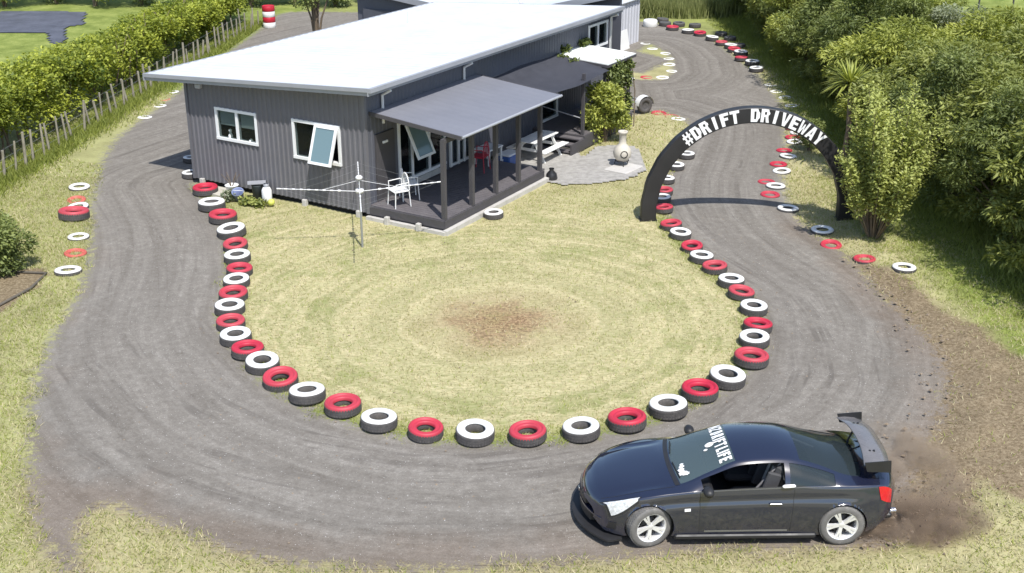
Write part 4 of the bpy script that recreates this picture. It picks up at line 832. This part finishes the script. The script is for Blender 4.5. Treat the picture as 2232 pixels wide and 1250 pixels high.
def metal_chair(loc, rz, label, mt=None, group=None):
    mt = mt or WHT; t = empty('garden_chair', loc, rz, label, 'chair', group)
    m = MB(); m.box((0,0,.43),(.46,.44,.03),bev=.012)
    for k in range(5): m.box((-.18+.09*k,0,.447),(.03,.42,.01))
    m.build('seat', mt, t)
    m = MB(); pts = [(.23*math.cos(a)*1.0, .20+.05*math.sin(a)*0, .45+.42*math.sin(a)) for a in np.linspace(0,math.pi,11)]; m.tube(pts,.016,6)
    for k in range(5): x = -.14+.07*k; m.tube([(x,.20,.45),(x,.22,.45+.42*math.sqrt(max(0,1-(x/.23)**2)))],.009,5)
    m.build('backrest', mt, t)
    for x in (-.21,.21):
        for y in (-.19,.20): m = MB(); m.tube([(x,y,.43),(x*1.12,y*1.15,0)],.015,6); m.build('leg', mt, t)
        m = MB(); m.tube([(x,-.18,.44),(x*1.1,-.18,.64),(x*1.1,.16,.66),(x,.20,.62)],.014,6); m.build('armrest', mt, t)
    return t
metal_chair(hw(6.95,.42,.375), YAW-.5, 'white metal garden chair at the front edge of the deck', None, 'white chairs on the deck')
metal_chair(hw(6.85,1.05,.375), YAW+2.4, 'white metal garden chair farther back by the glass doors', None, 'white chairs on the deck')
metal_chair(hw(7.1,4.2,.375), YAW-1.4, 'red plastic chair on the shaded deck', mat('red_plastic',(.45,.03,.06),.5,.06))
def table_small():
    t = empty('side_table', hw(6.9,5.0,.375), YAW, 'low white table beside the red chair on the deck', 'table')
    m = MB(); m.box((0,0,.46),(.55,.8,.04),bev=.01); m.build('table_top', WHT, t)
    for x in (-.23,.23):
        for y in (-.34,.34): m = MB(); m.box((x,y,.22),(.05,.05,.44)); m.build('leg', WHT, t)
table_small()
def cooler():
    t = empty('cooler_box', hw(7.15,5.75,0), YAW, 'blue cooler box with white lid under the veranda edge', 'cooler')
    m = MB(); m.box((0,0,.27),(.42,.62,.42),bev=.03); m.build('body', mat('cooler_blue',(.05,.12,.36),.45,.06), t); m = MB(); m.box((0,0,.51),(.44,.64,.06),bev=.02); m.build('lid', WHT, t)
    m = MB(); m.tube([(0,-.34,.4),(0,-.36,.3),(0,-.36,.2)],.015,6); m.build('handle', WHT, t)
cooler()
def picnic():
    t = empty('picnic_table', hw(7.30,7.25,0), YAW, 'white painted picnic table with attached benches on pale gravel', 'picnic table'); wm = mat('white_paint_timber',(.80,.80,.78),.6,.05,3,20,.2,dirt=((.6,.58,.55),.4))
    m = MB()
    for k in range(5): m.box((-.30+.15*k,0,.74),(.14,1.75,.035),bev=.006)
    m.build('table_top', wm, t)
    for x in (-.66,.66):
        m = MB()
        for q in (-.075,.075): m.box((x+q,0,.45),(.14,1.75,.035),bev=.006)
        m.build('bench', wm, t)
    for y in (-.6,.6):
        m = MB()
        for s in (-1,1): m.box((s*.42,y,.37),(.09,.04,.86),0,0,s*-.55)
        m.box((0,y+.03,.42),(1.5,.04,.09)); m.box((0,y+.03,.69),(.66,.04,.07)); m.build('leg_frame', wm, t)
    t.scale = (.86,.86,.92)
picnic()
def chiminea():
    sl = MB(); sl.box((0,0,.04),(.78,1.0,.09),bev=.012); s = sl.build('concrete_slab', mat('concrete',(.52,.50,.47),.85,.1,3,30,.3,dirt=((.35,.33,.3),.5)), None, hw(10.15,7.45,0), YAW-.1); tag(s, 'square concrete slab under the clay chimney pot', 'slab')
    t = empty('chiminea', hw(9.98,7.68,.085), YAW-.9, 'cream clay chimney pot standing on a concrete slab', 'chiminea'); cm = mat('cream_clay',(.56,.52,.45),.8,.1,4,30,.3,dirt=((.30,.27,.24),.5))
    m = MB(); m.lathe([(.08,.13),(.17,.15),(.25,.25),(.275,.38),(.25,.50),(.17,.60),(.115,.66),(.105,.74),(.11,.96),(.145,.99),(.15,1.04),(.12,1.05),(.09,1.03),(.085,.8)],30); m.build('pot', cm, t)
    m = MB(); m.lathe([(0,0),(.10,.0),(.115,.015),(.09,.02)],20,Matrix.Translation((.25,0,.38))@Matrix.Rotation(math.pi/2-.1,4,'Y')@Matrix.Diagonal((1,1,1,1))); m.build('fire_mouth', mat('mouth_black',(.03,.028,.025),.9), t)  # plain dark disc on the pot marks the opening
    m = MB(); m.lathe([(.20+.015*math.cos(a),.14+.015*math.sin(a)) for a in [k*math.pi/3 for k in range(6)]],20,closed=True)
    for k in range(3): a = k*2.09; m.tube([(.2*math.cos(a),.2*math.sin(a),.14),(.24*math.cos(a),.24*math.sin(a),0)],.014,6)
    m.build('iron_stand', BLK_ , t)
BLK_ = mat('black_iron',(.03,.03,.03),.6)
chiminea()
def trailer():
    t = empty('garden_trailer', (4.62,41.2,0), math.radians(28), 'small trailer with pale mudguard parked at the edge of the lawn', 'trailer')
    m = MB(); m.box((-.55,.0,.42),(.95,.07,.06)); m.box((-.55,.5,.42),(.95,.07,.06)); m.box((-.05,.25,.42),(.07,.57,.06)); m.build('frame', GUT, t)
    for x in (-.95,-.6): m = MB(); m.box((x,0,.2),(.06,.06,.4)); m.build('stand_leg', PALE, t)
    m = MB(); V = []
    for k in range(13): a = math.pi*(k/12); V += [(.02+.33*math.cos(a),-.22,.30+.33*math.sin(a)),(.02+.33*math.cos(a),.06,.30+.33*math.sin(a))]
    m.add(V,[(2*k,2*k+1,2*k+3,2*k+2) for k in range(12)],True); m.build('mudguard', WHT, t)
    m = MB(); m.lathe([(.13,-.08),(.25,-.09),(.29,-.05),(.29,.05),(.25,.09),(.13,.08)],24,Matrix.Translation((.02,-.10,.29))@Matrix.Rotation(math.pi/2,4,'X'),closed=True); m.lathe([(0,.05),(.13,.06)],20,Matrix.Translation((.02,-.10,.29))@Matrix.Rotation(math.pi/2,4,'X')); m.build('wheel', TREAD, t)
trailer()
def junk():
    m = MB(); m.prism([(-.5,-.25),(.42,-.32),(.62,.1),(.3,.33),(-.45,.30)],0,.08); s = m.build('stone_slab', mat('pale_stone',(.46,.44,.38),.9,.12,4,30,.4), None, hw(1.25,-.42,.0), YAW); tag(s,'flat pale stone slab against the front wall beside the tyres','slab')
    t = empty('white_pot', hw(1.72,-.33,.0), 0, 'white flower pot with bare twigs against the front wall', 'pot'); m = MB(); m.lathe([(0,0),(.12,0),(.18,.28),(.20,.30),(.17,.31),(.15,.24),(0,.24)],20); m.build('pot', WHT, t)
    m = MB()
    for k in range(6): a = k*1.1; m.tube([(0,0,.2),(.1*math.cos(a),.1*math.sin(a),.42),(.26*math.cos(a),.2*math.sin(a),.62)],.009,5)
    m.build('twig', BARK, t)
    t = empty('blue_bucket', hw(2.25,-.62,0), 0, 'pale blue bucket lying among plants by the front wall', 'bucket'); m = MB(); m.lathe([(0,0),(.12,0),(.16,.30),(.17,.31),(.15,.30),(.11,.03)],20,Matrix.Translation((0,0,.05))@Matrix.Rotation(.5,4,'X')); m.build('body', mat('bucket_blue',(.22,.26,.42),.5), t); m = MB(); m.tube([(-.16,0,.28),(-.1,-.18,.36),(.1,-.18,.36),(.16,0,.28)],.008,5); m.build('handle', WHT, t)
    t = empty('gas_bottle', hw(2.98,-.30,0), 0, 'white gas bottle standing against the ribbed front wall', 'gas bottle'); m = MB(); m.lathe([(0,0),(.13,.0),(.14,.04),(.14,.34),(.10,.42),(.04,.45),(0,.45)],20); m.build('cylinder', WHT, t); m = MB(); m.lathe([(.07,.44),(.08,.53),(.075,.53)],14); m.box((0,0,.48),(.04,.04,.08)); m.build('valve_collar', GUT, t)
    t = empty('dark_planter', hw(2.62,-.28,0), 0, 'dark upright planter left of the white gas bottle', 'planter'); m = MB(); m.lathe([(0,0),(.12,0),(.15,.42),(.16,.44),(.13,.44),(.12,.40),(0,.38)],18); m.build('pot', mat('slate_pot',(.05,.06,.065),.6), t); m = MB(); m.box((0,0,.50),(.5,.3,.02),.2); m.build('tray', GUT, t)
    t = empty('yellow_toy_ball', hw(3.35,-.55,.13), 0, 'bright yellow ball in the grass by the front wall', 'ball'); m = MB(); m.lathe([(.10*math.cos(a),.09*math.sin(a)) for a in np.linspace(-math.pi/2,math.pi/2,12)],18); m.build('ball', mat('yellow',(.55,.58,.12),.5), t)
    for k,(a,b,h,lb) in enumerate(((2.05,-.85,.28,'low weedy plant in front of the blue bucket'),(2.7,-.8,.22,'low leafy plant in front of the dark planter'),(3.1,-.72,.18,'small leafy plant left of the yellow ball'))):
        P,kk,d,r = blob_pts([(0,0,h*.6,.22,.2,h*.6)], 260); P[:,2] = np.abs(P[:,2]); o = leaves('garden_plant', P, RNG.random(260), .09, LM_SILV if k == 0 else LM_OLIVE); o.location = hw(a,b,0); tag(o, lb, 'plant')
    t = empty('rubbish_sack', hw(8.80,5.42,0), 0, 'black sack against the far corner of the deck', 'bag'); m = MB(); m.lathe([(0,0),(.14,.0),(.18,.08),(.15,.22),(.06,.32),(.08,.38)],12); m.build('sack', mat('sack',(.025,.025,.028),.4), t)
junk()
# ---------------------------------------------------------------- fence along the hedge
HL = [(-15.6,26.0),(-14.85,32.9),(-14.3,38.5),(-13.9,43.3),(-13.2,51),(-12.4,58.6)]
def hl(y, off=0): 
    xs = np.interp(y, [p[1] for p in HL], [p[0] for p in HL]); return float(xs)+off
def fence():
    t = empty('post_fence', (0,0,0), 0, 'weathered post and wire fence in front of the long hedge', 'fence'); pm = mat('weathered_post',(.30,.275,.215),.9,.25,5,30,.4,dirt=((.18,.17,.13),.6))
    y = 27.0
    while y < 58.4:
        x = hl(y)+random.gauss(0,.04); h = .95+random.gauss(0,.10); m = MB(); r = .034+random.random()*.02; m.tube([(x,y,-.05),(x+random.gauss(0,.05),y+random.gauss(0,.04),h)],[r,r*.85],7); m.build('post', pm, t); y += .56+random.gauss(0,.07)
    m = MB()
    for z in (.3,.62,.88): m.tube([(hl(yy),yy,z) for yy in np.arange(27,58.5,1.5)],.003,4,False)
    m.build('wire', GUT, t)
fence()
def hedge():
    t = empty('long_hedge', (0,0,0), 0, 'long yellow green leafy hedge behind the post fence', 'hedge')
    bl = []; g = np.random.default_rng(5)
    for y in np.arange(25.5, 60, .42):
        H = np.interp(y,[26,33,43,58],[2.9,2.7,2.15,1.9])
        for q in range(9): s = .36+.2*g.random(); bl.append((hl(y)-.75-1.9*g.random(), y+g.normal()*.2, (.35+ (H-.72)*g.random()**.45), s, s, s*.85))
    n = 150000; P,k,d,r = blob_pts(bl, n, .3); bt = g.random(len(bl)); P[:,2] = np.maximum(P[:,2], .02)
    k_ = P[:,2] > .25 + .25*g.random(n); P, k, d = P[k_], k[k_], d[k_]
    T = .3*bt[k]+.4*g.random(len(P))+.3*g.random(len(bl))[k]
    leaves('foliage', P, T, .13, LM_HEDGE, t, .6, 1.9, d*.6+np.array([0,0,.3]))
    m = MB()
    for y in np.arange(26,59.5,.9):
        for q in range(2): x = hl(y)-.9-g.random()*1.2; m.tube([(x,y+.1*q,0),(x+g.normal()*.1,y+g.normal()*.15,1.2),(x+g.normal()*.3,y+g.normal()*.3,2.0)],[.04,.03,.01],5,False)
    m.build('stem', BARK, t)
hedge()
# ---------------------------------------------------------------- trees right of the drive
def belt():
    protos = []
    specs = [('olive', LM_OLIVE, 2.1, 3.9, 26, .75, 15000, .15, .5), ('lime', LM_LIME, 2.0, 3.6, 24, .7, 15000, .14, .3), ('dark green', LM_DARK, 2.0, 4.2, 24, .75, 15000, .13, .2), ('grey green', LM_SILV, 1.6, 3.6, 20, .55, 9000, .12, .1)]
    for i, (nm, m_, R, H, nb, br, nl, ls, dr) in enumerate(specs):
        t = empty(nm.replace(' ','_')+'_tree', (0,-50,0), 0, 'x', 'tree', 'trees of the right hand shelter belt'); g = np.random.default_rng(40+i); bl = []
        for q in range(int((nb+16)*2.2)):
            a = g.random()*6.283; f = g.random()**.75; rr = R*(.62+.38*math.sin(min(1,f*1.25)*math.pi*.62))*(.40+.60*g.random()**.45); s_ = br*(.30+.38*g.random())*(.8 if f < .3 else 1)
            if f > .75: rr *= 1.25-f*.75
            bl.append((rr*.95*math.cos(a), rr*.95*math.sin(a), .3+f*(H-.3-s_*.5), s_*1.25, s_*1.25, s_*.6))
        nl2 = int(nl*1.5); P, k_, d, r = blob_pts(bl, nl2, .25); P[:,2] = np.maximum(P[:,2], .03); T = .6*g.random(len(bl))[k_]+.25*RNG.random(nl2)+.15*np.clip(d[:,2]*.5+.5,0,1)
        leaves('crown', P, T, ls, m_, t, .5, 3.6, d+np.array([0,0,-dr])); limbs('trunk', bl, BARK, t); protos.append(t)
    used = [False]*4; cnt = {}
    lay = []
    y = 23.3; k = 1
    pat = [2,2,0,2,0,2,0,2,1,0,2,0,2,0,1,2,0,2,1,0]  # front row mostly dark-leaved: the belt's shade put into leaf colour
    while y < 61: lay.append((12.45+.3*math.sin(k*2.1)+(.45 if y < 27 else 0), y, pat[k%20], 1.0+.12*math.sin(k*3.3), 'front')); y += 1.95; k += 1
    y = 22; k = 0
    pat2 = [0,2,1,2,0,1,1,3,1,0,3,1,0,1,2,0]
    while y < 60: lay.append((15.3+.4*math.sin(k*1.3), y, pat2[k%16], 1.05+.12*math.sin(k*2.3), 'back')); y += 2.7; k += 1
    for (x,y,ty,s,rw) in lay:
        o = protos[ty] if not used[ty] else copy_tree(protos[ty]); used[ty] = True
        o.location = (x,y,0); o.rotation_euler = (0,0,random.random()*6.28); o.scale = (s,s,s*random.uniform(.92,1.1))
        cnt[(ty,rw)] = cnt.get((ty,rw),0)+1
        o['label'] = f"{ORD[cnt[(ty,rw)]-1]} {specs[ty][0]} tree from the camera in the right belt's {rw} row"
belt()
def vase_tree():
    t = empty('vase_shaped_tree', (9.1,28.05,0), 0, 'tall yellow green vase shaped tree at the right foot of the arch', 'tree')
    g = np.random.default_rng(3); m = MB(); bl = []
    for k in range(52):
        a = g.random()*6.283; R = (.15+1.3*g.random()**.8); H = 2.5+1.75*g.random()**.8-.45*R; top = Vector((R*math.cos(a)+.18, R*math.sin(a)*.9, H)); b = Vector((.07*math.cos(a),.07*math.sin(a),0)); mid = b.lerp(top,.5); mid.x += .05*math.cos(a)
        m.tube([b,mid,top],[.018,.010,.003],5,False)
        for f in np.linspace(.42,1.0,9):
            p = b.lerp(top, f) if f > .5 else b.lerp(mid, f*2); s = .08+.13*math.sin(min(1,f*1.1)*math.pi*.85); bl.append((p.x,p.y,p.z,s,s,s*1.5))
    m.build('trunk', BARK, t); n = 23000; P,k,d,r = blob_pts(bl,n,.5); T = .15+.35*g.random(len(bl))[k]+.4*g.random(n)+.15*P[:,2]/4; leaves('crown', P, T, .09, LM_GOLD, t, .4, 1.9, d+np.array([0,0,.9]))
vase_tree()
def cabbage():
    t = empty('cabbage_tree', (9.85,34.0,0), 0, 'spiky cabbage tree rising behind the vase shaped tree', 'tree'); m = MB(); m.tube([(0,0,0),(.06,0,1.3),(0,.05,2.6)],[.11,.08,.07],8); m.build('trunk', BARK, t)
    V=[];F=[];T=[]; g=np.random.default_rng(8)
    for c_, ns, L in (((0,.05,2.65),190,.95),((.25,.1,2.3),60,.65)):
        for k in range(ns):
            a=g.random()*6.283; e=math.asin(g.random()*1.1-.15) if True else 0; d=np.array([math.cos(a)*math.cos(e),math.sin(a)*math.cos(e),math.sin(e)]); s=np.array([-math.sin(a),math.cos(a),0])*.022; c=np.array(c_); l=L*(.75+.3*g.random()); i=len(V); dr=np.array([0,0,-1])*l*.28*(1-abs(math.sin(e)))
            V += [c-s*.6,c+s*.6,c+d*l*.55+s*1.3,c+d*l*.55-s*1.3,c+d*l+dr,c+d*l+dr]; F += [(i,i+1,i+2,i+3),(i+3,i+2,i+4,i+5)]; T += [g.random()]*6
    fast_mesh('crown', V, F, LM_LIME, t, False, {'tint':T})
cabbage()
def simple_bush(name, label, loc, R, H, n, ls, m_, seed, cat='bush', group=None, nb=10, up=.5):
    t = empty(name, loc, 0, label, cat, group); bl = rand_blobs(nb,R,H,.12,R*.42,seed); P,k,d,r = blob_pts(bl,n); P[:,2]=np.maximum(P[:,2],.01); g=np.random.default_rng(seed); T=.45*g.random(nb)[k]+.4*g.random(n)+.15; leaves('crown',P,T,ls,m_,t,up,1.7,d); limbs('trunk',bl,BARK,t,.03); return t
simple_bush('round_bush','small dark bush on the grass behind the arch opening',(9.42,36.3,0),.5,.95,2600,.07,LM_DARK,12)
simple_bush('garden_bush','leafy shrub in the mulched bed on the left edge',(-12.15,25.9,0),.9,1.15,6000,.09,LM_DARK,13)
simple_bush('garden_bush','smaller dark shrub at the back of the left bed',(-12.9,27.2,0),.8,1.0,4000,.08,LM_DARK,14)
simple_bush('climbing_shrub','bright green leafy shrub in front of the rear deck',(3.0,37.3,0),.72,1.85,7000,.11,LM_LIME,15,nb=34)
def vine():
    t = empty('pergola_vine', (0,0,0), 0, 'dark leafy vine trailing round the white canopy posts', 'vine'); g = np.random.default_rng(4); bl = []
    for k in range(60): b = 10.3+1.5*g.random(); p = hw(8.1+.1*g.normal(), b, .5+1.8*g.random()); bl.append((*p,.17,.17,.22))
    for k in range(9): a = 6.35+.8*g.random(); p = hw(a, 10.2+.06*g.normal(), 2.55-.06*(a-6.2)); bl.append((*p,.10,.10,.06))
    for k in range(9): p = hw(6.32+.05*g.normal(), 10.4+2.0*g.random(), 2.68); bl.append((*p,.16,.16,.12))
    n = 9000; P,k,d,r = blob_pts(bl,n,.5); leaves('foliage',P,g.random(n)*.8,.11,LM_DARK,t,.4,1.6); m = MB()
    for b in (10.4,11.4,12.2): m.tube([hw(8.25,b,0),hw(8.2,b+.1,1.2),hw(8.1,b-.1,2.35)],.02,5,False)
    m.build('stem', BARK, t)
vine()
# slender tree behind the house
make_tree('slender dark tree rising behind the white roof at left','tree',1.3,5.2,2.35,14,.5,5000,.12,LM_DARK,21,(-8.55,52.2,0),None,'slender_tree')
# back strip: trees, reeds and rough growth
def backdrop():
    g = random.Random(5); i = 0; names = ['dark green','olive','pale green']; ms = [LM_DARK, LM_OLIVE, LM_SILV]; cnt = {}; first = {}
    spots = [(-32,64.5,1),(-29.5,65,0),(-27,64,1),(-24.6,65,0),(-22.2,64,1),(-19.8,64.3,0),(-17.6,63.6,2),(-15.8,64.5,1),(-13.8,63.8,0),(-11.6,64.4,1),(-9.4,64.0,0),(-7.2,64.6,1),(-5,65.5,0),(-2,67,1),(1,67,0),(4,67,1)]
    for x,y,k in spots:
        if k not in first: o = make_tree('x','tree',1.5,3.4,.4,18,.6,6500,.14,ms[k],60+k,(x,y,0),'trees along the far boundary', names[k].replace(' ','_')+'_tree'); first[k]=o
        else: o = copy_tree(first[k])
        o.location=(x,y,0); o.rotation_euler=(0,0,g.random()*6); s=g.uniform(.85,1.1); o.scale=(s,s,s); cnt[k]=cnt.get(k,0)+1; o['label']=f"{ORD[cnt[k]-1]} {names[k]} tree from the left along the far boundary"
backdrop()
def blades(name, P, H, W, mt, tint, lean=.35, parent=None):
    n=len(P); a=RNG.random(n)*6.283; s=np.stack([np.cos(a),np.sin(a),np.zeros(n)],1)*np.asarray(W).reshape(-1,1)*.5; l=RNG.normal(size=(n,3))*lean; l[:,2]=0; h=np.asarray(H).reshape(-1,1)
    tip=P+np.array([0,0,1])*h+l*h; V=np.stack([P-s,P+s,tip],1).reshape(-1,3); F=np.arange(3*n).reshape(-1,3)
    return fast_mesh(name,V,F,mt,parent,False,{'tint':np.repeat(np.clip(tint,0,1),3)},3)
# tall rough grass at the far edges
def rough():
    n=52000; x=RNG.random(n)*19-4; y=60.2+RNG.random(n)*6; k=(sdf(x,y,OUT_S) < -.2)&(fnoise(x,y,1.5,4)+.25*RNG.random(n)>.42); x,y=x[k],y[k]; n=len(x)
    tag(blades('tall_grass', np.stack([x,y,np.zeros(n)],1), .5+1.1*fnoise(x,y,1.2,6)*RNG.random(n)+.2, .05, LM_REED, RNG.random(n)*.7+.3*fnoise(x,y,2,3), .22), kind='stuff')
    n=90000; x=RNG.random(n)*4.2+8.6; y=18+RNG.random(n)*44; d=sdf(x,y,OUT_S); k=(d<-.15)&(x>9.6+.8*RNG.random(n))&(RNG.random(n)<sstep(-.1,1.5,-d)+.1); x,y=x[k],y[k]; n=len(x)
    tag(blades('verge_grass', np.stack([x,y,np.zeros(n)],1), .08+.42*sstep(10.2,11.8,x)*RNG.random(n), .03, LM_GRASS, .25+RNG.random(n)*.5+.4*fnoise(x,y,1,3), .5), kind='stuff')
    n=36000; y=26+RNG.random(n)*33; x=np.interp(y,[p[1] for p in HL],[p[0] for p in HL])+RNG.normal(size=n)*.35; k=sdf(x,y,OUT_S)<-.1; x,y=x[k],y[k]; n=len(x)
    tag(blades('fence_grass', np.stack([x,y,np.zeros(n)],1), .05+.22*RNG.random(n), .03, LM_GRASS, RNG.random(n), .5), kind='stuff')
rough()
def lawn_grass():
    n=385000; x=RNG.random(n)*27-14.3; y=12.5+RNG.random(n)**1.0*21; d=sdf(x,y,OUT_S); di=sdf(x,y,ISL_S); cl=fnoise(x,y,.5,14); lawn=np.maximum(-d,di)
    k=(lawn>-.35+.5*cl*0+.3*(RNG.random(n)-.5))&(lawn+.9*(cl-.5)+.2*(RNG.random(n)-.5)>-.02)
    # keep clear of the house, the dirt and the worn centre
    c_,s_=math.cos(YAW),math.sin(YAW); lx=(x-HA[0])*c_+(y-HA[1])*s_; ly=-(x-HA[0])*s_+(y-HA[1])*c_; k&=~((lx>-.1)&(lx<8.9)&(ly>-.12)&(lx<6.4)|((lx>6.2)&(lx<8.9)&(ly>-.2)))
    dt=sdf(x,y,DIRT); k&=(RNG.random(n)>sstep(-.8,.6,dt)*.93); rc=np.hypot(x-CX,y-CY); k&=(RNG.random(n)>.75*sstep(1.8,.5,rc)); k&=(sdf(x,y,PATIO)<.1)&(sdf(x,y,BED)<.05); k&=(di<.5)|(RNG.random(n)>.45)
    x,y,lawn,rc,di=x[k],y[k],lawn[k],rc[k],di[k]; z=hfield(x,y)[0]; n=len(x); P=np.stack([x,y,z],1); t=.35+.4*fnoise(x,y,.7,5)+.3*(RNG.random(n)-.3)
    ge=(np.abs(di)<.45)|((x>8.8)&(y>24)); gm=(RNG.random(n)<np.where(ge,.75,np.where((di>.4)&(y<30),.13,.32)+.15*(x<-7))); h=.025+.04*RNG.random(n)+.03*(di<-.0)*RNG.random(n)
    tag(blades('dry_lawn_grass',P[~gm],h[~gm],.016,LM_DRY,t[~gm],.8),kind='stuff'); tag(blades('green_lawn_grass',P[gm],h[gm]*1.1,.016,LM_GRASS,t[gm],.8),kind='stuff')
lawn_grass()
def far_lawn_grass():
    n=110000; x=RNG.random(n)*28-16; y=33.3+RNG.random(n)*22; d=sdf(x,y,OUT_S); di=sdf(x,y,ISL_S); lawn=np.maximum(-d,di); cl=fnoise(x,y,.5,15)
    c_,s_=math.cos(YAW),math.sin(YAW); lx=(x-HA[0])*c_+(y-HA[1])*s_; ly=-(x-HA[0])*s_+(y-HA[1])*c_
    k=(lawn+.7*(cl-.5)>.0)&~((lx>-6.5)&(lx<8.9)&(ly>-.2)&(ly<5.5))&~((lx>-6.5)&(lx<6.6)&(ly>-.2))&~((lx>6.2)&(lx<8.3)&(ly>8.4)&(ly<12.5))&(sdf(x,y,PATIO)<.05); x,y=x[k],y[k]; n=len(x); P=np.stack([x,y,hfield(x,y)[0]],1); gm=RNG.random(n)<np.where(x<-10,.6,.3)
    t=.3+.4*fnoise(x,y,.8,5)+.3*RNG.random(n); h=.03+.05*RNG.random(n)
    tag(blades('far_dry_grass',P[~gm],h[~gm],.03,LM_DRY,t[~gm],.8),kind='stuff'); tag(blades('far_green_grass',P[gm],h[gm]*1.2,.03,LM_GRASS,t[gm],.8),kind='stuff')
far_lawn_grass()
# weed mat, bed edging, far fence
m = build_sheet('weed_mat', MAT, mat('weed_mat_cloth',(.09,.097,.125),.7,.3,1.2,8,.3), .05, .25, .3); tag(m,'grey blue weed mat spread on the far left field','ground cloth')
m = MB(); m.tube([(-12.6,21.9,.03),(-11.45,23.4,.04),(-10.95,24.9,.04),(-10.92,25.8,.04),(-12.8,26.0,.04)],.035,6); o=m.build('bed_edging', mat('old_timber',(.12,.105,.085),.9,.2,4,30)); tag(o,'dark timber edging round the mulched bed at left','edging')
def farfence():
    t = empty('paddock_fence',(0,0,0),0,'dark paddock fence beyond the trees at the top right corner','fence')
    m=MB(); m.tube([(20.5,66.5,1.0),(23.6,64.2,1.0),(26,62.4,1.0)],.045,6); m.build('rail',POST,t)
    for k in range(5): f=k/4; m=MB(); x=20.5+5.5*f; y=66.5-4.1*f; m.tube([(x,y,0),(x,y,1.08)],.05,6); m.build('post',POST,t)
farfence()
# ---------------------------------------------------------------- loose stones, clods, dust
def clods():
    m=MB(); g=np.random.default_rng(9)
    def rock(x,y,z,s):
        b=[(s*v[0]*(.6+.8*g.random()),s*v[1]*(.6+.8*g.random()),s*v[2]*(.5+.7*g.random())) for v in ((1,0,0),(-1,0,0),(0,1,0),(0,-1,0),(0,0,1),(0,0,-1))]; m.add([(x+p[0],y+p[1],z+p[2]) for p in b],[(0,2,4),(2,1,4),(1,3,4),(3,0,4),(2,0,5),(1,2,5),(3,1,5),(0,3,5)])
    for k in range(900):
        x=g.uniform(5.0,9.5); y=g.uniform(14,27); 
        if float(sdf(np.array([x]),np.array([y]),DIRT)[0])>-.3: rock(x,y,.03+.05*g.random(),.012+.035*g.random()**2)
    for k in range(500): x=g.uniform(-7,8); y=g.uniform(13,30); rock(x,y,.012,.010+.014*g.random())
    o=m.build('loose_clods', mat('clod',(.24,.19,.14),.95,.4,9,40)); tag(o,kind='stuff')
    m=MB()
    for k in range(260): t_=g.random(); rock(5.3+2.2*t_+.25*g.normal(), 15.1+1.9*t_*g.random()+.2*g.normal(), abs(.1+.5*math.sin(t_*3.0)*g.random()), .008+.016*g.random())
    o=m.build('flying_grit', mat('grit',(.14,.10,.07),.95,.3)); tag(o,kind='stuff')
clods()
def dust(name, blobs, dens, col, ns, seed):
    """one noisy hull filled with an uneven volume"""
    m=MB(); 
    for (x,y,z,rx,ry,rz) in blobs:
        V=[];F=[];nu,nv=20,12
        for j in range(nv+1):
            for i in range(nu):
                a=2*math.pi*i/nu; b=math.pi*j/nv; V.append((x+rx*math.sin(b)*math.cos(a), y+ry*math.sin(b)*math.sin(a), max(.03, z+rz*math.cos(b))))
        for j in range(nv):
            for i in range(nu): F.append((j*nu+i,(j+1)*nu+i,(j+1)*nu+(i+1)%nu,j*nu+(i+1)%nu))
        m.add(V,F,True)
    t=NT(name+'_volume'); t.t.nodes.remove(t.b); v=t.n('VolumePrincipled'); v.inputs['Color'].default_value=(*col,1); v.inputs['Anisotropy'].default_value=.1
    p=t.pos(); tot=None
    for (x,y,z,rx,ry,rz) in blobs:
        s=t.n('VectorMath',operation='SUBTRACT'); t.l(p,s.inputs[0]); s.inputs[1].default_value=(x,y,z); q=t.n('VectorMath',operation='DIVIDE'); t.l(s.outputs[0],q.inputs[0]); q.inputs[1].default_value=(rx,ry,rz); l=t.n('VectorMath',operation='LENGTH'); t.l(q.outputs[0],l.inputs[0])
        f=t.math('MAXIMUM',t.math('SUBTRACT',1.0,l.outputs['Value']),0.0); tot=f if tot is None else t.math('MAXIMUM',tot,f)
    n=t.noise(p,ns,5,.65,.5); d=t.math('MULTIPLY',t.math('MULTIPLY',tot,t.ramp(n,[(.42,0.),(.66,1.)])),dens); t.l(d,v.inputs['Density']); t.l(v.outputs[0],t.out.inputs['Volume'])
    o=m.build(name,t.m); tag(o,kind='stuff'); return o
dust('dirt_spray',[(6.2,15.3,.10,1.4,.65,.5),(5.5,15.15,.15,.6,.3,.3)],15,(.74,.54,.38),2.4,1)
dust('dust_plume',[(6.75,16.9,.05,.8,1.9,.36)],9,(.95,.73,.52),1.6,2)
print('objects', len(bpy.data.objects), 'verts', sum(len(m.vertices) for m in bpy.data.meshes))
